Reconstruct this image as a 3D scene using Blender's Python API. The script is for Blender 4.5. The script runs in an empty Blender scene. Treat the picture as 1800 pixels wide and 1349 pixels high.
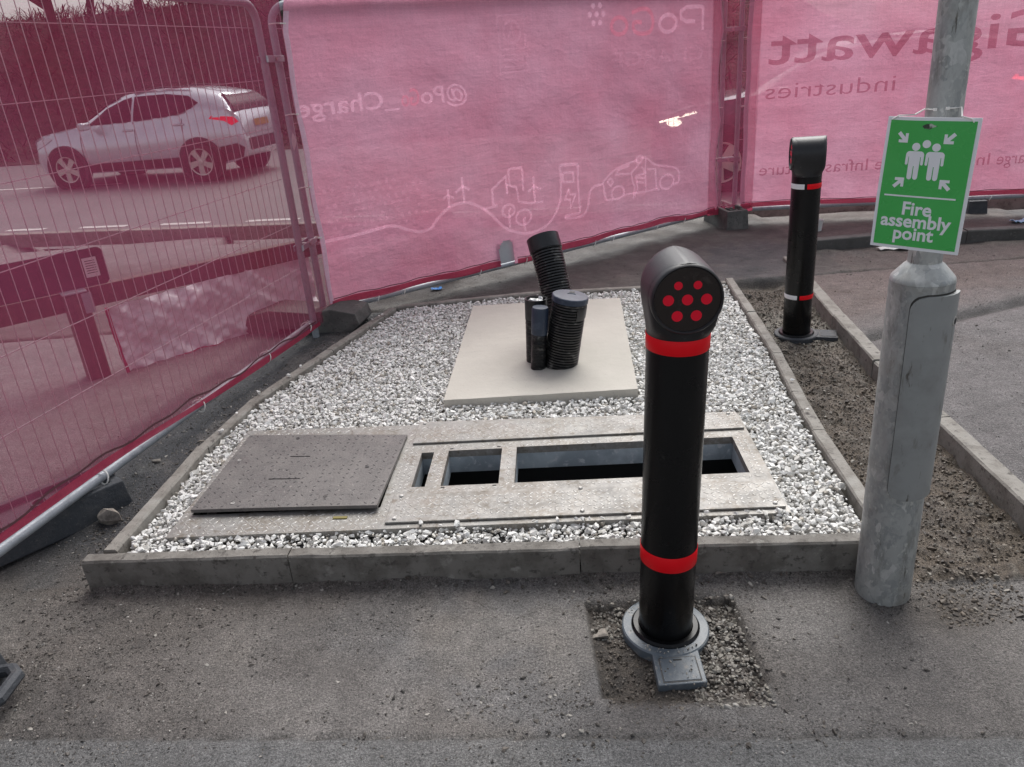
import bpy, bmesh, math, random
import numpy as np
from mathutils import Vector, Matrix, noise as mnoise

# ------------------------------------------------------------------ camera, world, sun, exposure
SC = bpy.context.scene
COL = SC.collection
PI = math.pi
R = math.radians
CAM_H, PITCH, ROLL, FPX = 1.545, 0.4095, -0.0814, 1327.0
_f = Vector((0, math.cos(PITCH), -math.sin(PITCH)))
_r = Vector((1, 0, 0))
_u = _r.cross(_f)
_r2 = math.cos(ROLL) * _r + math.sin(ROLL) * _u
_u2 = -math.sin(ROLL) * _r + math.cos(ROLL) * _u
cam_d = bpy.data.cameras.new('camera')
cam = bpy.data.objects.new('camera', cam_d)
COL.objects.link(cam)
cam_d.sensor_width = 36
cam_d.lens = FPX / 1800 * 36
cam_d.clip_start = 0.05
cam_d.clip_end = 2000
cam.matrix_world = Matrix(((_r2.x, _u2.x, -_f.x, 0), (_r2.y, _u2.y, -_f.y, 0), (_r2.z, _u2.z, -_f.z, CAM_H), (0, 0, 0, 1)))
SC.camera = cam

SUN_EL, SUN_AZ = R(52), R(20)          # azimuth from +Y towards +X: the light comes from behind the fence
world = bpy.data.worlds.new('World')
SC.world = world
world.use_nodes = True
wn = world.node_tree
wn.nodes.clear()
sky = wn.nodes.new('ShaderNodeTexSky')
sky.sky_type = 'NISHITA'
sky.sun_disc = False
sky.sun_elevation = SUN_EL
sky.sun_rotation = SUN_AZ
sky.air_density = 1.0
sky.dust_density = 3.0
hs = wn.nodes.new('ShaderNodeHueSaturation')
hs.inputs['Saturation'].default_value = 0.36
bg = wn.nodes.new('ShaderNodeBackground')
bg.inputs['Strength'].default_value = 0.12
wo = wn.nodes.new('ShaderNodeOutputWorld')
wn.links.new(sky.outputs[0], hs.inputs['Color'])
wn.links.new(hs.outputs[0], bg.inputs['Color'])
wn.links.new(bg.outputs[0], wo.inputs[0])
sun_d = bpy.data.lights.new('sun', 'SUN')
sun_d.energy = 2.0
sun_d.angle = R(45)
sun_d.color = (1.0, 0.985, 0.96)
sun = bpy.data.objects.new('sun', sun_d)
COL.objects.link(sun)
_sd = Vector((math.sin(SUN_AZ) * math.cos(SUN_EL), math.cos(SUN_AZ) * math.cos(SUN_EL), math.sin(SUN_EL)))
sun.rotation_euler = _sd.to_track_quat('Z', 'Y').to_euler()
SC.view_settings.view_transform = 'Standard'
SC.view_settings.look = 'None'
SC.view_settings.exposure = 0.55
SC.view_settings.gamma = 1
SC.view_settings.use_curve_mapping = False
SC.render.engine = 'CYCLES'
SC.cycles.use_denoising = True
SC.cycles.transparent_max_bounces = 24
SC.cycles.max_bounces = 8

rng = np.random.default_rng(11)
random.seed(5)

# ------------------------------------------------------------------ helpers
class MB:
    """collects primitives; build() links them as one mesh object"""
    def __init__(s):
        s.v, s.f = [], []
    def add(s, vs, fs, M=None):
        o = len(s.v)
        s.v += [tuple(M @ Vector(p)) for p in vs] if M is not None else [tuple(p) for p in vs]
        s.f += [tuple(i + o for i in f) for f in fs]
        return s
    def box(s, c, sz, M=None):
        x, y, z = c
        a, b, d = sz[0] / 2, sz[1] / 2, sz[2] / 2
        vs = [(x + i * a, y + j * b, z + k * d) for k in (-1, 1) for j in (-1, 1) for i in (-1, 1)]
        return s.add(vs, [(0, 2, 3, 1), (4, 5, 7, 6), (0, 1, 5, 4), (2, 6, 7, 3), (0, 4, 6, 2), (1, 3, 7, 5)], M)
    def prism(s, poly, z0, z1, M=None, fz=None):
        n = len(poly)
        vs = [(p[0], p[1], z0) for p in poly] + [(p[0], p[1], z1 if fz is None else fz(p)) for p in poly]
        fs = [tuple(range(n - 1, -1, -1)), tuple(range(n, 2 * n))] + [(i, (i + 1) % n, n + (i + 1) % n, n + i) for i in range(n)]
        return s.add(vs, fs, M)
    def tube(s, path, r, n=10, M=None, caps=True, closed=False):
        path = [Vector(p) for p in path]
        m = len(path)
        rs = r if hasattr(r, '__len__') else [r] * m
        vs, fs = [], []
        up = None
        for i, p in enumerate(path):
            if closed:
                t = path[(i + 1) % m] - path[i - 1]
            else:
                t = path[min(i + 1, m - 1)] - path[max(i - 1, 0)]
            t.normalize()
            if up is None:
                up = t.orthogonal().normalized()
            else:
                up = (up - t * up.dot(t))
                up = up.normalized() if up.length > 1e-6 else t.orthogonal().normalized()
            w = t.cross(up)
            for k in range(n):
                a = 2 * PI * k / n
                vs.append(p + (up * math.cos(a) + w * math.sin(a)) * rs[i])
        for i in range(m if closed else m - 1):
            j = (i + 1) % m
            for k in range(n):
                k2 = (k + 1) % n
                fs.append((i * n + k, i * n + k2, j * n + k2, j * n + k))
        if caps and not closed:
            fs.append(tuple(range(n - 1, -1, -1)))
            fs.append(tuple(range((m - 1) * n, m * n)))
        return s.add(vs, fs, M)
    def lathe(s, prof, n=32, M=None, cap0=True, cap1=True, a0=0, a1=2 * PI):
        full = abs(a1 - a0 - 2 * PI) < 1e-6
        cols = n if full else n + 1
        vs = [(r * math.cos(a0 + (a1 - a0) * k / n), r * math.sin(a0 + (a1 - a0) * k / n), z) for r, z in prof for k in range(cols)]
        fs = []
        for i in range(len(prof) - 1):
            for k in range(n):
                k2 = (k + 1) % cols
                fs.append((i * cols + k, i * cols + k2, (i + 1) * cols + k2, (i + 1) * cols + k))
        if full and cap0: fs.append(tuple(range(n - 1, -1, -1)))
        if full and cap1: fs.append(tuple(range((len(prof) - 1) * n, len(prof) * n)))
        return s.add(vs, fs, M)
    def grid(s, fn, us, vs_, M=None):
        nu, nv = len(us), len(vs_)
        vs = [fn(u, v) for v in vs_ for u in us]
        fs = [(j * nu + i, j * nu + i + 1, (j + 1) * nu + i + 1, (j + 1) * nu + i) for j in range(nv - 1) for i in range(nu - 1)]
        return s.add(vs, fs, M)
    def build(s, name, m, parent=None, smooth=False, bevel=0, seg=2, mats=None, angle=40):
        me = bpy.data.meshes.new(name)
        me.from_pydata(s.v, [], s.f)
        o = bpy.data.objects.new(name, me)
        COL.objects.link(o)
        if m: me.materials.append(m)
        for x in mats or (): me.materials.append(x)
        if parent: o.parent = parent
        if smooth:
            me.polygons.foreach_set('use_smooth', [True] * len(me.polygons))
            me.set_sharp_from_angle(angle=R(angle))
        if bevel:
            b = o.modifiers.new('bevel', 'BEVEL')
            b.width = bevel
            b.segments = seg
            b.limit_method = 'ANGLE'
            b.angle_limit = R(35)
        return o

def tag(o, label=None, cat=None, group=None, kind=None):
    if label: o['label'] = label
    if cat: o['category'] = cat
    if group: o['group'] = group
    if kind: o['kind'] = kind
    return o

def thing(name, label, cat, loc=(0, 0, 0), rz=0, group=None):
    o = bpy.data.objects.new(name, None)
    COL.objects.link(o)
    o.empty_display_size = 0.1
    o.location = loc
    o.rotation_euler = (0, 0, rz)
    return tag(o, label, cat, group)

def np_mesh(name, V, F, m, parent=None, smooth=False):
    me = bpy.data.meshes.new(name)
    n = F.shape[1]
    me.vertices.add(len(V)); me.vertices.foreach_set('co', np.ascontiguousarray(V, np.float32).ravel())
    me.loops.add(F.size); me.loops.foreach_set('vertex_index', np.ascontiguousarray(F, np.int32).ravel())
    me.polygons.add(len(F))
    me.polygons.foreach_set('loop_start', np.arange(0, F.size, n, dtype=np.int32))
    me.polygons.foreach_set('loop_total', np.full(len(F), n, np.int32))
    me.polygons.foreach_set('use_smooth', np.full(len(F), smooth))
    me.update(); me.validate()
    if m: me.materials.append(m)
    o = bpy.data.objects.new(name, me)
    COL.objects.link(o)
    if parent: o.parent = parent
    return o

def vnoise(X, Y, seed):
    r = np.random.default_rng(seed).random((256, 256))
    xi, yi = np.floor(X).astype(int), np.floor(Y).astype(int)
    fx, fy = X - xi, Y - yi
    fx, fy = fx * fx * (3 - 2 * fx), fy * fy * (3 - 2 * fy)
    a, b = r[xi % 256, yi % 256], r[(xi + 1) % 256, yi % 256]
    c, d = r[xi % 256, (yi + 1) % 256], r[(xi + 1) % 256, (yi + 1) % 256]
    return (a * (1 - fx) + b * fx) * (1 - fy) + (c * (1 - fx) + d * fx) * fy

def fbm(X, Y, s, seed, oct=4):
    t, a, n = 0, 1, 0
    for i in range(oct):
        t = t + a * vnoise(X * s * 2 ** i + 17.3 * i, Y * s * 2 ** i + 5.1 * i, seed + i)
        n += a; a *= .5
    return t / n

def sstep(a, b, x):
    t = np.clip((x - a) / (b - a), 0, 1)
    return t * t * (3 - 2 * t)

# ------------------------------------------------------------------ materials
def nodes(name):
    m = bpy.data.materials.new(name)
    m.use_nodes = True
    nt = m.node_tree
    nt.nodes.clear()
    out = nt.nodes.new('ShaderNodeOutputMaterial')
    return m, nt, out

def ramp(nt, fac, stops):
    n = nt.nodes.new('ShaderNodeValToRGB')
    e = n.color_ramp.elements
    while len(e) < len(stops): e.new(0.5)
    for x, (p, c) in zip(e, stops):
        x.position = p
        x.color = (*c, 1) if len(c) == 3 else c
    nt.links.new(fac, n.inputs[0])
    return n.outputs[0]

def tex(nt, kind, scale, detail=4, rough=.6, coord='Object', stretch=None, **kw):
    tc = nt.nodes.new('ShaderNodeTexCoord')
    src = tc.outputs[coord]
    if stretch:
        mp = nt.nodes.new('ShaderNodeMapping')
        mp.inputs['Scale'].default_value = stretch
        nt.links.new(src, mp.inputs[0]); src = mp.outputs[0]
    if kind == 'noise':
        n = nt.nodes.new('ShaderNodeTexNoise')
        n.inputs['Detail'].default_value = detail
        n.inputs['Roughness'].default_value = rough
    else:
        n = nt.nodes.new('ShaderNodeTexVoronoi')
    n.inputs['Scale'].default_value = scale
    nt.links.new(src, n.inputs['Vector'])
    return n

def mixc(nt, fac, a, b, mode='MIX'):
    n = nt.nodes.new('ShaderNodeMix')
    n.data_type = 'RGBA'
    n.blend_type = mode
    for sock, val in ((n.inputs[0], fac), (n.inputs[6], a), (n.inputs[7], b)):
        if hasattr(val, 'links'): nt.links.new(val, sock)
        elif isinstance(val, (int, float)): sock.default_value = val
        else: sock.default_value = (*val, 1)
    return n.outputs[2]

def mat(name, col, rough=.6, metal=0, spots=(), bump=None, bump2=None, rvar=None, spec=.5, coat=0, stretch=None):
    """principled; spots = [(scale, lo, hi, colour[, stretch])] noise-thresholded real colour patches"""
    m, nt, out = nodes(name)
    p = nt.nodes.new('ShaderNodeBsdfPrincipled')
    nt.links.new(p.outputs[0], out.inputs[0])
    c = None
    for sp in spots:
        n = tex(nt, 'noise', sp[0], 5, .65, stretch=sp[4] if len(sp) > 4 else stretch)
        fac = ramp(nt, n.outputs[0], [(sp[1], (0, 0, 0)), (sp[2], (1, 1, 1))])
        c = mixc(nt, fac, c if c is not None else col, sp[3])
    if c is None: p.inputs['Base Color'].default_value = (*col, 1)
    else: nt.links.new(c, p.inputs['Base Color'])
    p.inputs['Roughness'].default_value = rough
    if rvar:
        n = tex(nt, 'noise', rvar[0], 4)
        v = ramp(nt, n.outputs[0], [(.3, (rvar[1],) * 3), (.7, (rvar[2],) * 3)])
        nt.links.new(v, p.inputs['Roughness'])
    p.inputs['Metallic'].default_value = metal
    p.inputs['Specular IOR Level'].default_value = spec
    p.inputs['Coat Weight'].default_value = coat
    prev = None
    for b in (bump, bump2):
        if not b: continue
        n = tex(nt, 'noise', b[0], 5, .65)
        bn = nt.nodes.new('ShaderNodeBump')
        bn.inputs['Strength'].default_value = b[1]
        bn.inputs['Distance'].default_value = b[2]
        nt.links.new(n.outputs[0], bn.inputs['Height'])
        if prev: nt.links.new(prev, bn.inputs['Normal'])
        prev = bn.outputs[0]
    if prev: nt.links.new(prev, p.inputs['Normal'])
    return m

def fabric(name, col, col2, open_, transl=.5, scale=3.0, weave=.0):
    """woven scrim: open weave (transparent share) with lit threads"""
    m, nt, out = nodes(name)
    n = tex(nt, 'noise', scale, 5, .6)
    c = mixc(nt, ramp(nt, n.outputs[0], [(.35, (0, 0, 0)), (.7, (1, 1, 1))]), col, col2)
    n2 = tex(nt, 'noise', 260, 2, .5)
    c = mixc(nt, 1.0, c, ramp(nt, n2.outputs[0], [(.3, (.80,) * 3), (.7, (1.0,) * 3)]), 'MULTIPLY')
    for st_, sc_, k0, k1 in (((.25, .25, 9), 14, .95, 1.03), ((7, 7, .3), 14, .965, 1.02)):        # slubby threads across and down
        ns = tex(nt, 'noise', sc_, 3, .6, stretch=st_)
        c = mixc(nt, 1.0, c, ramp(nt, ns.outputs[0], [(.35, (k0,) * 3), (.65, (k1,) * 3)]), 'MULTIPLY')
    d = nt.nodes.new('ShaderNodeBsdfDiffuse')
    t = nt.nodes.new('ShaderNodeBsdfTranslucent')
    bh = tex(nt, 'noise', 3.2, 5, .6, stretch=(1, 1, 1.6))
    bn = nt.nodes.new('ShaderNodeBump'); bn.inputs['Strength'].default_value = .55; bn.inputs['Distance'].default_value = .05
    nt.links.new(bh.outputs[0], bn.inputs['Height'])
    nt.links.new(bn.outputs[0], d.inputs['Normal']); nt.links.new(bn.outputs[0], t.inputs['Normal'])
    nt.links.new(c, d.inputs[0]); nt.links.new(c, t.inputs[0])
    a = nt.nodes.new('ShaderNodeMixShader'); a.inputs[0].default_value = transl
    nt.links.new(d.outputs[0], a.inputs[1]); nt.links.new(t.outputs[0], a.inputs[2])
    tr = nt.nodes.new('ShaderNodeBsdfTransparent')
    b = nt.nodes.new('ShaderNodeMixShader')
    n3 = tex(nt, 'noise', 420, 2, .5)
    fr = ramp(nt, n3.outputs[0], [(.3, (max(0, open_ - .08),) * 3), (.7, (open_ + .08,) * 3)])
    nt.links.new(fr, b.inputs[0])
    nt.links.new(a.outputs[0], b.inputs[1]); nt.links.new(tr.outputs[0], b.inputs[2])
    nt.links.new(b.outputs[0], out.inputs[0])
    return m

def ink(name, add, tint=(1, 1, 1)):
    """thin print on open cloth: tints what shines through and adds its own pale lit pigment"""
    m, nt, out = nodes(name)
    tr = nt.nodes.new('ShaderNodeBsdfTransparent'); tr.inputs[0].default_value = (*tint, 1)
    d = nt.nodes.new('ShaderNodeBsdfDiffuse'); d.inputs[0].default_value = (*add, 1)
    n = tex(nt, 'noise', 30, 4)
    nt.links.new(mixc(nt, 1.0, add, ramp(nt, n.outputs[0], [(.3, (.75,) * 3), (.7, (1.1,) * 3)]), 'MULTIPLY'), d.inputs[0])
    a = nt.nodes.new('ShaderNodeAddShader')
    nt.links.new(tr.outputs[0], a.inputs[0]); nt.links.new(d.outputs[0], a.inputs[1])
    nt.links.new(a.outputs[0], out.inputs[0])
    return m

def emit(name, col, s):
    m, nt, out = nodes(name)
    e = nt.nodes.new('ShaderNodeEmission')
    e.inputs[0].default_value = (*col, 1); e.inputs[1].default_value = s
    nt.links.new(e.outputs[0], out.inputs[0])
    return m

M_kerb = mat('kerb_concrete', (.25, .235, .21), .8, spots=[(9, .45, .62, (.17, .155, .135)), (40, .56, .66, (.10, .09, .08)), (5, .55, .7, (.30, .29, .265))], bump=(60, .5, .006), bump2=(300, .5, .002))
M_kerbfront = mat('front_kerb_concrete', (.19, .178, .16), .8, spots=[(9, .42, .60, (.115, .105, .092)), (16, .60, .70, (.27, .26, .235)), (40, .56, .66, (.075, .068, .06))], bump=(60, .5, .006), bump2=(300, .5, .002))  # darker, blotchier tones than the other kerbs, for the front run
M_kerbdark = mat('dark_kerb', (.085, .082, .078), .75, spots=[(9, .45, .62, (.06, .057, .053)), (40, .58, .68, (.13, .125, .115))], bump=(60, .5, .006))  # dark tone throughout, for the upstand kerb
M_slab = mat('slab_concrete', (.50, .475, .42), .75, spots=[(2.2, .42, .62, (.43, .405, .36)), (9, .5, .66, (.47, .445, .395), (.35, 2.2, 1)), (30, .64, .72, (.36, .335, .295)), (3, .4, .65, (.46, .435, .385)), (120, .62, .7, (.31, .28, .24)), (1.6, .52, .7, (.42, .40, .35))], bump=(14, .25, .01), bump2=(180, .3, .002))
M_steel = mat('dirty_galvanised_plate', (.25, .243, .23), .5, .3, spots=[(7, .42, .62, (.215, .195, .17)), (60, .5, .6, (.30, .29, .27)), (22, .56, .66, (.165, .145, .12))], bump=(90, .4, .003), rvar=(12, .35, .7))
M_tread = mat('pale_tread', (.50, .49, .465), .42, .35, spots=[(30, .45, .62, (.27, .255, .23))])  # paler than the plate it sits on
M_galvwall = mat('galvanised_wall', (.48, .54, .58), .45, .3, spots=[(6, .45, .6, (.34, .39, .43)), (30, .56, .64, (.60, .63, .65))], bump=(30, .2, .004))
M_lid = mat('composite_lid', (.118, .109, .104), .6, spots=[(75, .57, .63, (.05, .046, .044)), (150, .58, .64, (.06, .055, .052)), (8, .45, .65, (.15, .138, .13)), (60, .64, .7, (.26, .24, .22))], bump=(110, .6, .004), rvar=(9, .4, .7))
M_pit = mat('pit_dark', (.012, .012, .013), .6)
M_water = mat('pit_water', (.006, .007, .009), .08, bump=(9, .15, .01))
M_duct = mat('black_plastic_duct', (.012, .012, .013), .33, spots=[(26, .56, .70, (.15, .145, .135)), (6, .55, .75, (.03, .03, .03))], bump=(60, .2, .003))
M_ductcap = mat('duct_cap_plastic', (.018, .03, .055), .42, spots=[(14, .5, .68, (.05, .07, .10))], bump=(40, .15, .003))
M_tape = mat('black_tape', (.014, .014, .016), .28, bump=(30, .5, .006))
M_white = mat('white_plastic', (.75, .75, .74), .5)
M_tie = mat('cable_tie_nylon', (.78, .76, .72), .45)
M_boll = mat('bollard_black', (.0035, .0035, .004), .26, spots=[(35, .66, .76, (.022, .021, .02))], rvar=(7, .2, .36), spec=.28)
M_bollhead = mat('bollard_head_rubber', (.009, .009, .011), .42, spots=[(60, .62, .72, (.055, .052, .055))], bump=(220, .25, .002))
M_disc = mat('bollard_disc', (.012, .006, .005), .16, spots=[(18, .62, .75, (.04, .03, .027))])
M_red = mat('reflective_red', (.82, .004, .012), .4, spots=[(70, .66, .72, (.55, .02, .025))], spec=.2)
M_reddot = mat('reflective_red_dot', (.80, .006, .030), .35, spec=.25)
M_bandwhite = mat('reflective_white', (.72, .73, .74), .35)
M_base = mat('bollard_base_plastic', (.095, .115, .135), .45, spots=[(14, .46, .62, (.15, .165, .175)), (45, .56, .66, (.20, .195, .185)), (80, .64, .70, (.30, .30, .29))], bump=(120, .3, .002))
M_rubber = mat('recycled_rubber', (.045, .050, .058), .7, spots=[(14, .5, .7, (.075, .075, .078)), (90, .6, .7, (.13, .125, .12))], bump=(70, .7, .005))
M_foot = mat('dusty_block', (.095, .093, .088), .85, spots=[(10, .45, .65, (.15, .145, .135)), (50, .55, .66, (.06, .058, .055))], bump=(60, .6, .006))
M_green = mat('sign_green', (.062, .46, .095), .32, spots=[(9, .5, .7, (.072, .49, .11)), (70, .70, .74, (.22, .56, .24))], rvar=(6, .2, .35))
M_signwhite = mat('sign_white', (.83, .84, .86), .35)
M_dirtmark = mat('sticker_residue', (.04, .06, .04), .6, spots=[(60, .5, .58, (.45, .50, .42))])
M_wire = mat('galvanised_wire', (.55, .54, .54), .4, .6)
M_gtube = mat('galvanised_tube', (.33, .36, .39), .45, .25, spots=[(16, .5, .65, (.25, .275, .30)), (60, .58, .68, (.42, .44, .46))], rvar=(20, .38, .6))
M_hem = fabric('red_hem', (.60, .10, .17), (.50, .07, .13), .04, .45, 8)
M_scrim = fabric('sheer_pink_scrim', (.60, .105, .225), (.53, .075, .155), .53, .5, 1.4)
M_banner = fabric('pink_banner', (.82, .40, .54), (.74, .27, .385), .055, .5, 1.3)
M_print = ink('print_pale', (.30, .22, .25), (.98, .98, .98))
M_printfaint = ink('print_faint', (.11, .075, .09), (.98, .97, .97))
M_printpink = ink('print_pink', (.24, .055, .07), (.98, .86, .88))
M_printdark = ink('print_dark', (.02, .006, .009), (.74, .54, .60))
M_edge = fabric('banner_edge', (.90, .70, .82), (.86, .66, .78), .03, .3, 6)
M_road = mat('road_asphalt', (.135, .13, .13), .62, spots=[(.7, .4, .65, (.115, .11, .11)), (160, .55, .68, (.2, .19, .185))], bump=(220, .6, .005))
M_verge = mat('verge_asphalt', (.15, .14, .138), .7, spots=[(1.2, .42, .62, (.11, .10, .10)), (120, .55, .68, (.21, .2, .19))], bump=(180, .6, .005))
M_paint = mat('road_paint', (.62, .60, .57), .6, spots=[(30, .55, .68, (.3, .29, .28))])
M_timber = mat('dark_timber', (.10, .07, .055), .7, spots=[(30, .45, .62, (.06, .045, .035), (1, 1, .12))], bump=(60, .4, .004))
M_plate = mat('dark_plate', (.02, .018, .02), .4)
M_bank = mat('bank_soil', (.035, .026, .02), .95, spots=[(2.5, .42, .62, (.06, .045, .03)), (9, .55, .66, (.018, .02, .012))], bump=(5, 1, .2))
M_bark = mat('bark', (.06, .048, .04), .9, spots=[(10, .5, .65, (.035, .028, .024))], bump=(20, .6, .02))
M_twig = mat('twig', (.055, .04, .033), .9)
M_bramble = mat('bramble', (.03, .025, .017), .9, spots=[(2, .45, .6, (.045, .033, .02))])
M_paper = mat('paper', (.7, .7, .68), .6)
M_blue = mat('blue_plastic', (.03, .22, .62), .4)
M_paleblue = mat('pale_blue_plastic', (.35, .55, .75), .4)
M_rock = mat('rubble', (.26, .23, .20), .85, spots=[(25, .45, .6, (.13, .115, .10))], bump=(60, .6, .006))

def galv_pole():
    m, nt, out = nodes('lamp_post_galvanised')
    p = nt.nodes.new('ShaderNodeBsdfPrincipled')
    nt.links.new(p.outputs[0], out.inputs[0])
    w = tex(nt, 'noise', 9, 3)
    vo = tex(nt, 'voronoi', 48, stretch=(1, 1, .55))
    add = nt.nodes.new('ShaderNodeVectorMath'); add.operation = 'MULTIPLY_ADD'
    tc = nt.nodes.new('ShaderNodeTexCoord')
    mp = nt.nodes.new('ShaderNodeMapping'); mp.inputs['Scale'].default_value = (1, 1, .5)
    nt.links.new(tc.outputs['Object'], mp.inputs[0])
    nt.links.new(w.outputs['Color'], add.inputs[0]); add.inputs[1].default_value = (.12,) * 3
    nt.links.new(mp.outputs[0], add.inputs[2]); nt.links.new(add.outputs[0], vo.inputs['Vector'])
    sep = nt.nodes.new('ShaderNodeSeparateColor'); nt.links.new(vo.outputs['Color'], sep.inputs[0])
    c = ramp(nt, sep.outputs[0], [(0, (.28, .295, .295)), (.45, (.335, .348, .34)), (.8, (.39, .40, .39)), (1, (.54, .545, .53))])
    n = tex(nt, 'noise', 60, 5, .7, stretch=(1, 1, .5))
    c = mixc(nt, ramp(nt, n.outputs[0], [(.48, (0, 0, 0)), (.62, (.9, .9, .9))]), c, (.40, .41, .40))
    n = tex(nt, 'noise', 16, 6, .75, stretch=(1, 1, .25))
    c = mixc(nt, ramp(nt, n.outputs[0], [(.54, (0, 0, 0)), (.68, (.85, .85, .85))]), c, (.19, .19, .175))
    n = tex(nt, 'noise', 38, 6, .75, stretch=(1, 1, .16))
    c = mixc(nt, ramp(nt, n.outputs[0], [(.63, (0, 0, 0)), (.70, (1, 1, 1))]), c, (.10, .092, .08))
    n = tex(nt, 'noise', 70, 3, .6, stretch=(1, 1, .6))
    c = mixc(nt, ramp(nt, n.outputs[0], [(.60, (0, 0, 0)), (.68, (1, 1, 1))]), c, (.47, .48, .46))
    n = tex(nt, 'noise', 5, 5, .7)
    c = mixc(nt, ramp(nt, n.outputs[0], [(.52, (0, 0, 0)), (.70, (.7, .7, .7))]), c, (.27, .25, .215))
    nt.links.new(c, p.inputs['Base Color'])
    p.inputs['Metallic'].default_value = .35
    r = tex(nt, 'noise', 20, 4)
    nt.links.new(ramp(nt, r.outputs[0], [(.3, (.34,) * 3), (.7, (.6,) * 3)]), p.inputs['Roughness'])
    bn = nt.nodes.new('ShaderNodeBump'); bn.inputs['Strength'].default_value = .25; bn.inputs['Distance'].default_value = .003
    nt.links.new(n.outputs[0], bn.inputs['Height']); nt.links.new(bn.outputs[0], p.inputs['Normal'])
    return m
M_galv = galv_pole()
M_galvdoor = mat('door_steel', (.30, .31, .305), .45, .3, spots=[(9, .5, .68, (.255, .26, .255)), (26, .58, .68, (.20, .195, .18), (1, 1, .3)), (50, .64, .70, (.11, .10, .09), (1, 1, .2)), (4, .55, .7, (.34, .35, .345))], bump=(30, .2, .003))
M_seam = mat('door_seam_dark', (.05, .047, .042), .8)  # dark shell added so the gap round the door reads dark

def attr_mat(name, attr, rough, bumps, speck=None, wet=None):
    m, nt, out = nodes(name)
    p = nt.nodes.new('ShaderNodeBsdfPrincipled')
    nt.links.new(p.outputs[0], out.inputs[0])
    a = nt.nodes.new('ShaderNodeAttribute'); a.attribute_name = attr
    c = a.outputs['Color']
    for sc, lo, hi, k0, k1 in speck or ():
        n = tex(nt, 'noise', sc, 4, .65)
        c = mixc(nt, 1.0, c, ramp(nt, n.outputs[0], [(lo, (k0,) * 3), (hi, (k1,) * 3)]), 'MULTIPLY')
    nt.links.new(c, p.inputs['Base Color'])
    p.inputs['Roughness'].default_value = rough
    if wet:
        n = tex(nt, 'noise', wet[0], 4)
        nt.links.new(ramp(nt, n.outputs[0], [(.35, (wet[1],) * 3), (.65, (wet[2],) * 3)]), p.inputs['Roughness'])
    prev = None
    for sc, st, di in bumps:
        n = tex(nt, 'noise', sc, 5, .65)
        bn = nt.nodes.new('ShaderNodeBump'); bn.inputs['Strength'].default_value = st; bn.inputs['Distance'].default_value = di
        nt.links.new(n.outputs[0], bn.inputs['Height'])
        if prev: nt.links.new(prev, bn.inputs['Normal'])
        prev = bn.outputs[0]
    if prev: nt.links.new(prev, p.inputs['Normal'])
    return m
M_ground = attr_mat('ground_surface', 'tone', .75, [(38, .5, .012), (110, .9, .010), (260, 1.0, .006)],
                    [(330, .34, .66, .5, 1.55), (150, .36, .64, .62, 1.38), (80, .60, .68, 1.0, .45), (120, .64, .70, 1.0, 1.7), (24, .3, .7, .82, 1.16), (9, .35, .65, .88, 1.1)], wet=(5, .5, .8))
M_gravel = attr_mat('white_limestone', 'tone', .75, [(160, .4, .002)])
M_pebble = attr_mat('patch_pebbles', 'tone', .6, [(200, .4, .002)])

# ------------------------------------------------------------------ geometry of the site (metres; camera stands over the origin)
KT = .12                                                   # kerb top
FRONT = [(-1.468, 2.093), (-.769, 2.036), (.168, 1.951), (1.075, 1.860)]      # outer edge of the front kerb
LEFT = [(-1.395, 2.148), (-1.335, 2.88), (-1.245, 3.35), (-1.0, 3.97), (-.72, 4.66)]     # centre lines
BACK = [(-.70, 4.72), (.2, 4.775), (.9, 4.70), (1.42, 4.66)]
RIGHT = [(1.118, 1.92), (1.187, 2.68), (1.312, 3.46), (1.385, 4.09), (1.452, 4.70)]
KERB2 = [(1.60, 1.45), (1.655, 2.07), (1.70, 2.66), (1.745, 3.25), (1.83, 3.9), (1.925, 4.55), (2.02, 5.2)]
PATCH = [(.166, 1.847), (.612, 1.826), (.600, 1.388), (.166, 1.424)]

def interp(poly, y):
    ys = [p[1] for p in poly]; xs = [p[0] for p in poly]
    return np.interp(y, ys, xs)

def inpoly(X, Y, poly):
    c = np.zeros(X.shape, bool)
    n = len(poly)
    for i in range(n):
        (x0, y0), (x1, y1) = poly[i], poly[(i + 1) % n]
        if y0 == y1: continue
        k = (y0 > Y) != (y1 > Y)
        c ^= k & (X < (x1 - x0) * (Y - y0) / (y1 - y0) + x0)
    return c

def edge_dist(X, Y, poly, closed=True):
    d = np.full(X.shape, 1e9)
    n = len(poly)
    for i in range(n if closed else n - 1):
        (x0, y0), (x1, y1) = poly[i], poly[(i + 1) % n]
        dx, dy = x1 - x0, y1 - y0
        t = np.clip(((X - x0) * dx + (Y - y0) * dy) / (dx * dx + dy * dy), 0, 1)
        d = np.minimum(d, np.hypot(X - x0 - t * dx, Y - y0 - t * dy))
    return d

# ---- ground: one sheet, fine near the camera, coarse to the horizon
def axis(lo, hi, step, far):
    mid = np.arange(lo, hi + 1e-6, step)
    g = np.geomspace(.03, far, 46)
    return np.concatenate([lo - g[::-1], mid, hi + g])
gx, gy = axis(-2.5, 3.4, .0125, 260), axis(1.05, 5.6, .0125, 260)
GX, GY = np.meshgrid(gx, gy)
xl, xr, x2 = interp(LEFT, GY), interp(RIGHT, GY), interp(KERB2, GY)
yf = 1.9545 - .0916 * (GX - .13)
n_big, n_mid, n_fin = fbm(GX, GY, 1.3, 3), fbm(GX, GY, 6, 20), fbm(GX, GY, 28, 40, 3)
back = sstep(4.72, 4.80, GY + .05 * (n_mid - .5))
left_z = .075 * sstep(2.15, 2.9, GY)
Z = np.zeros_like(GX)
isleft = GX < xl
isright = GX > x2
ismud = (GX > xr - .01) & ~isright & (GY > yf - .05)
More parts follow.
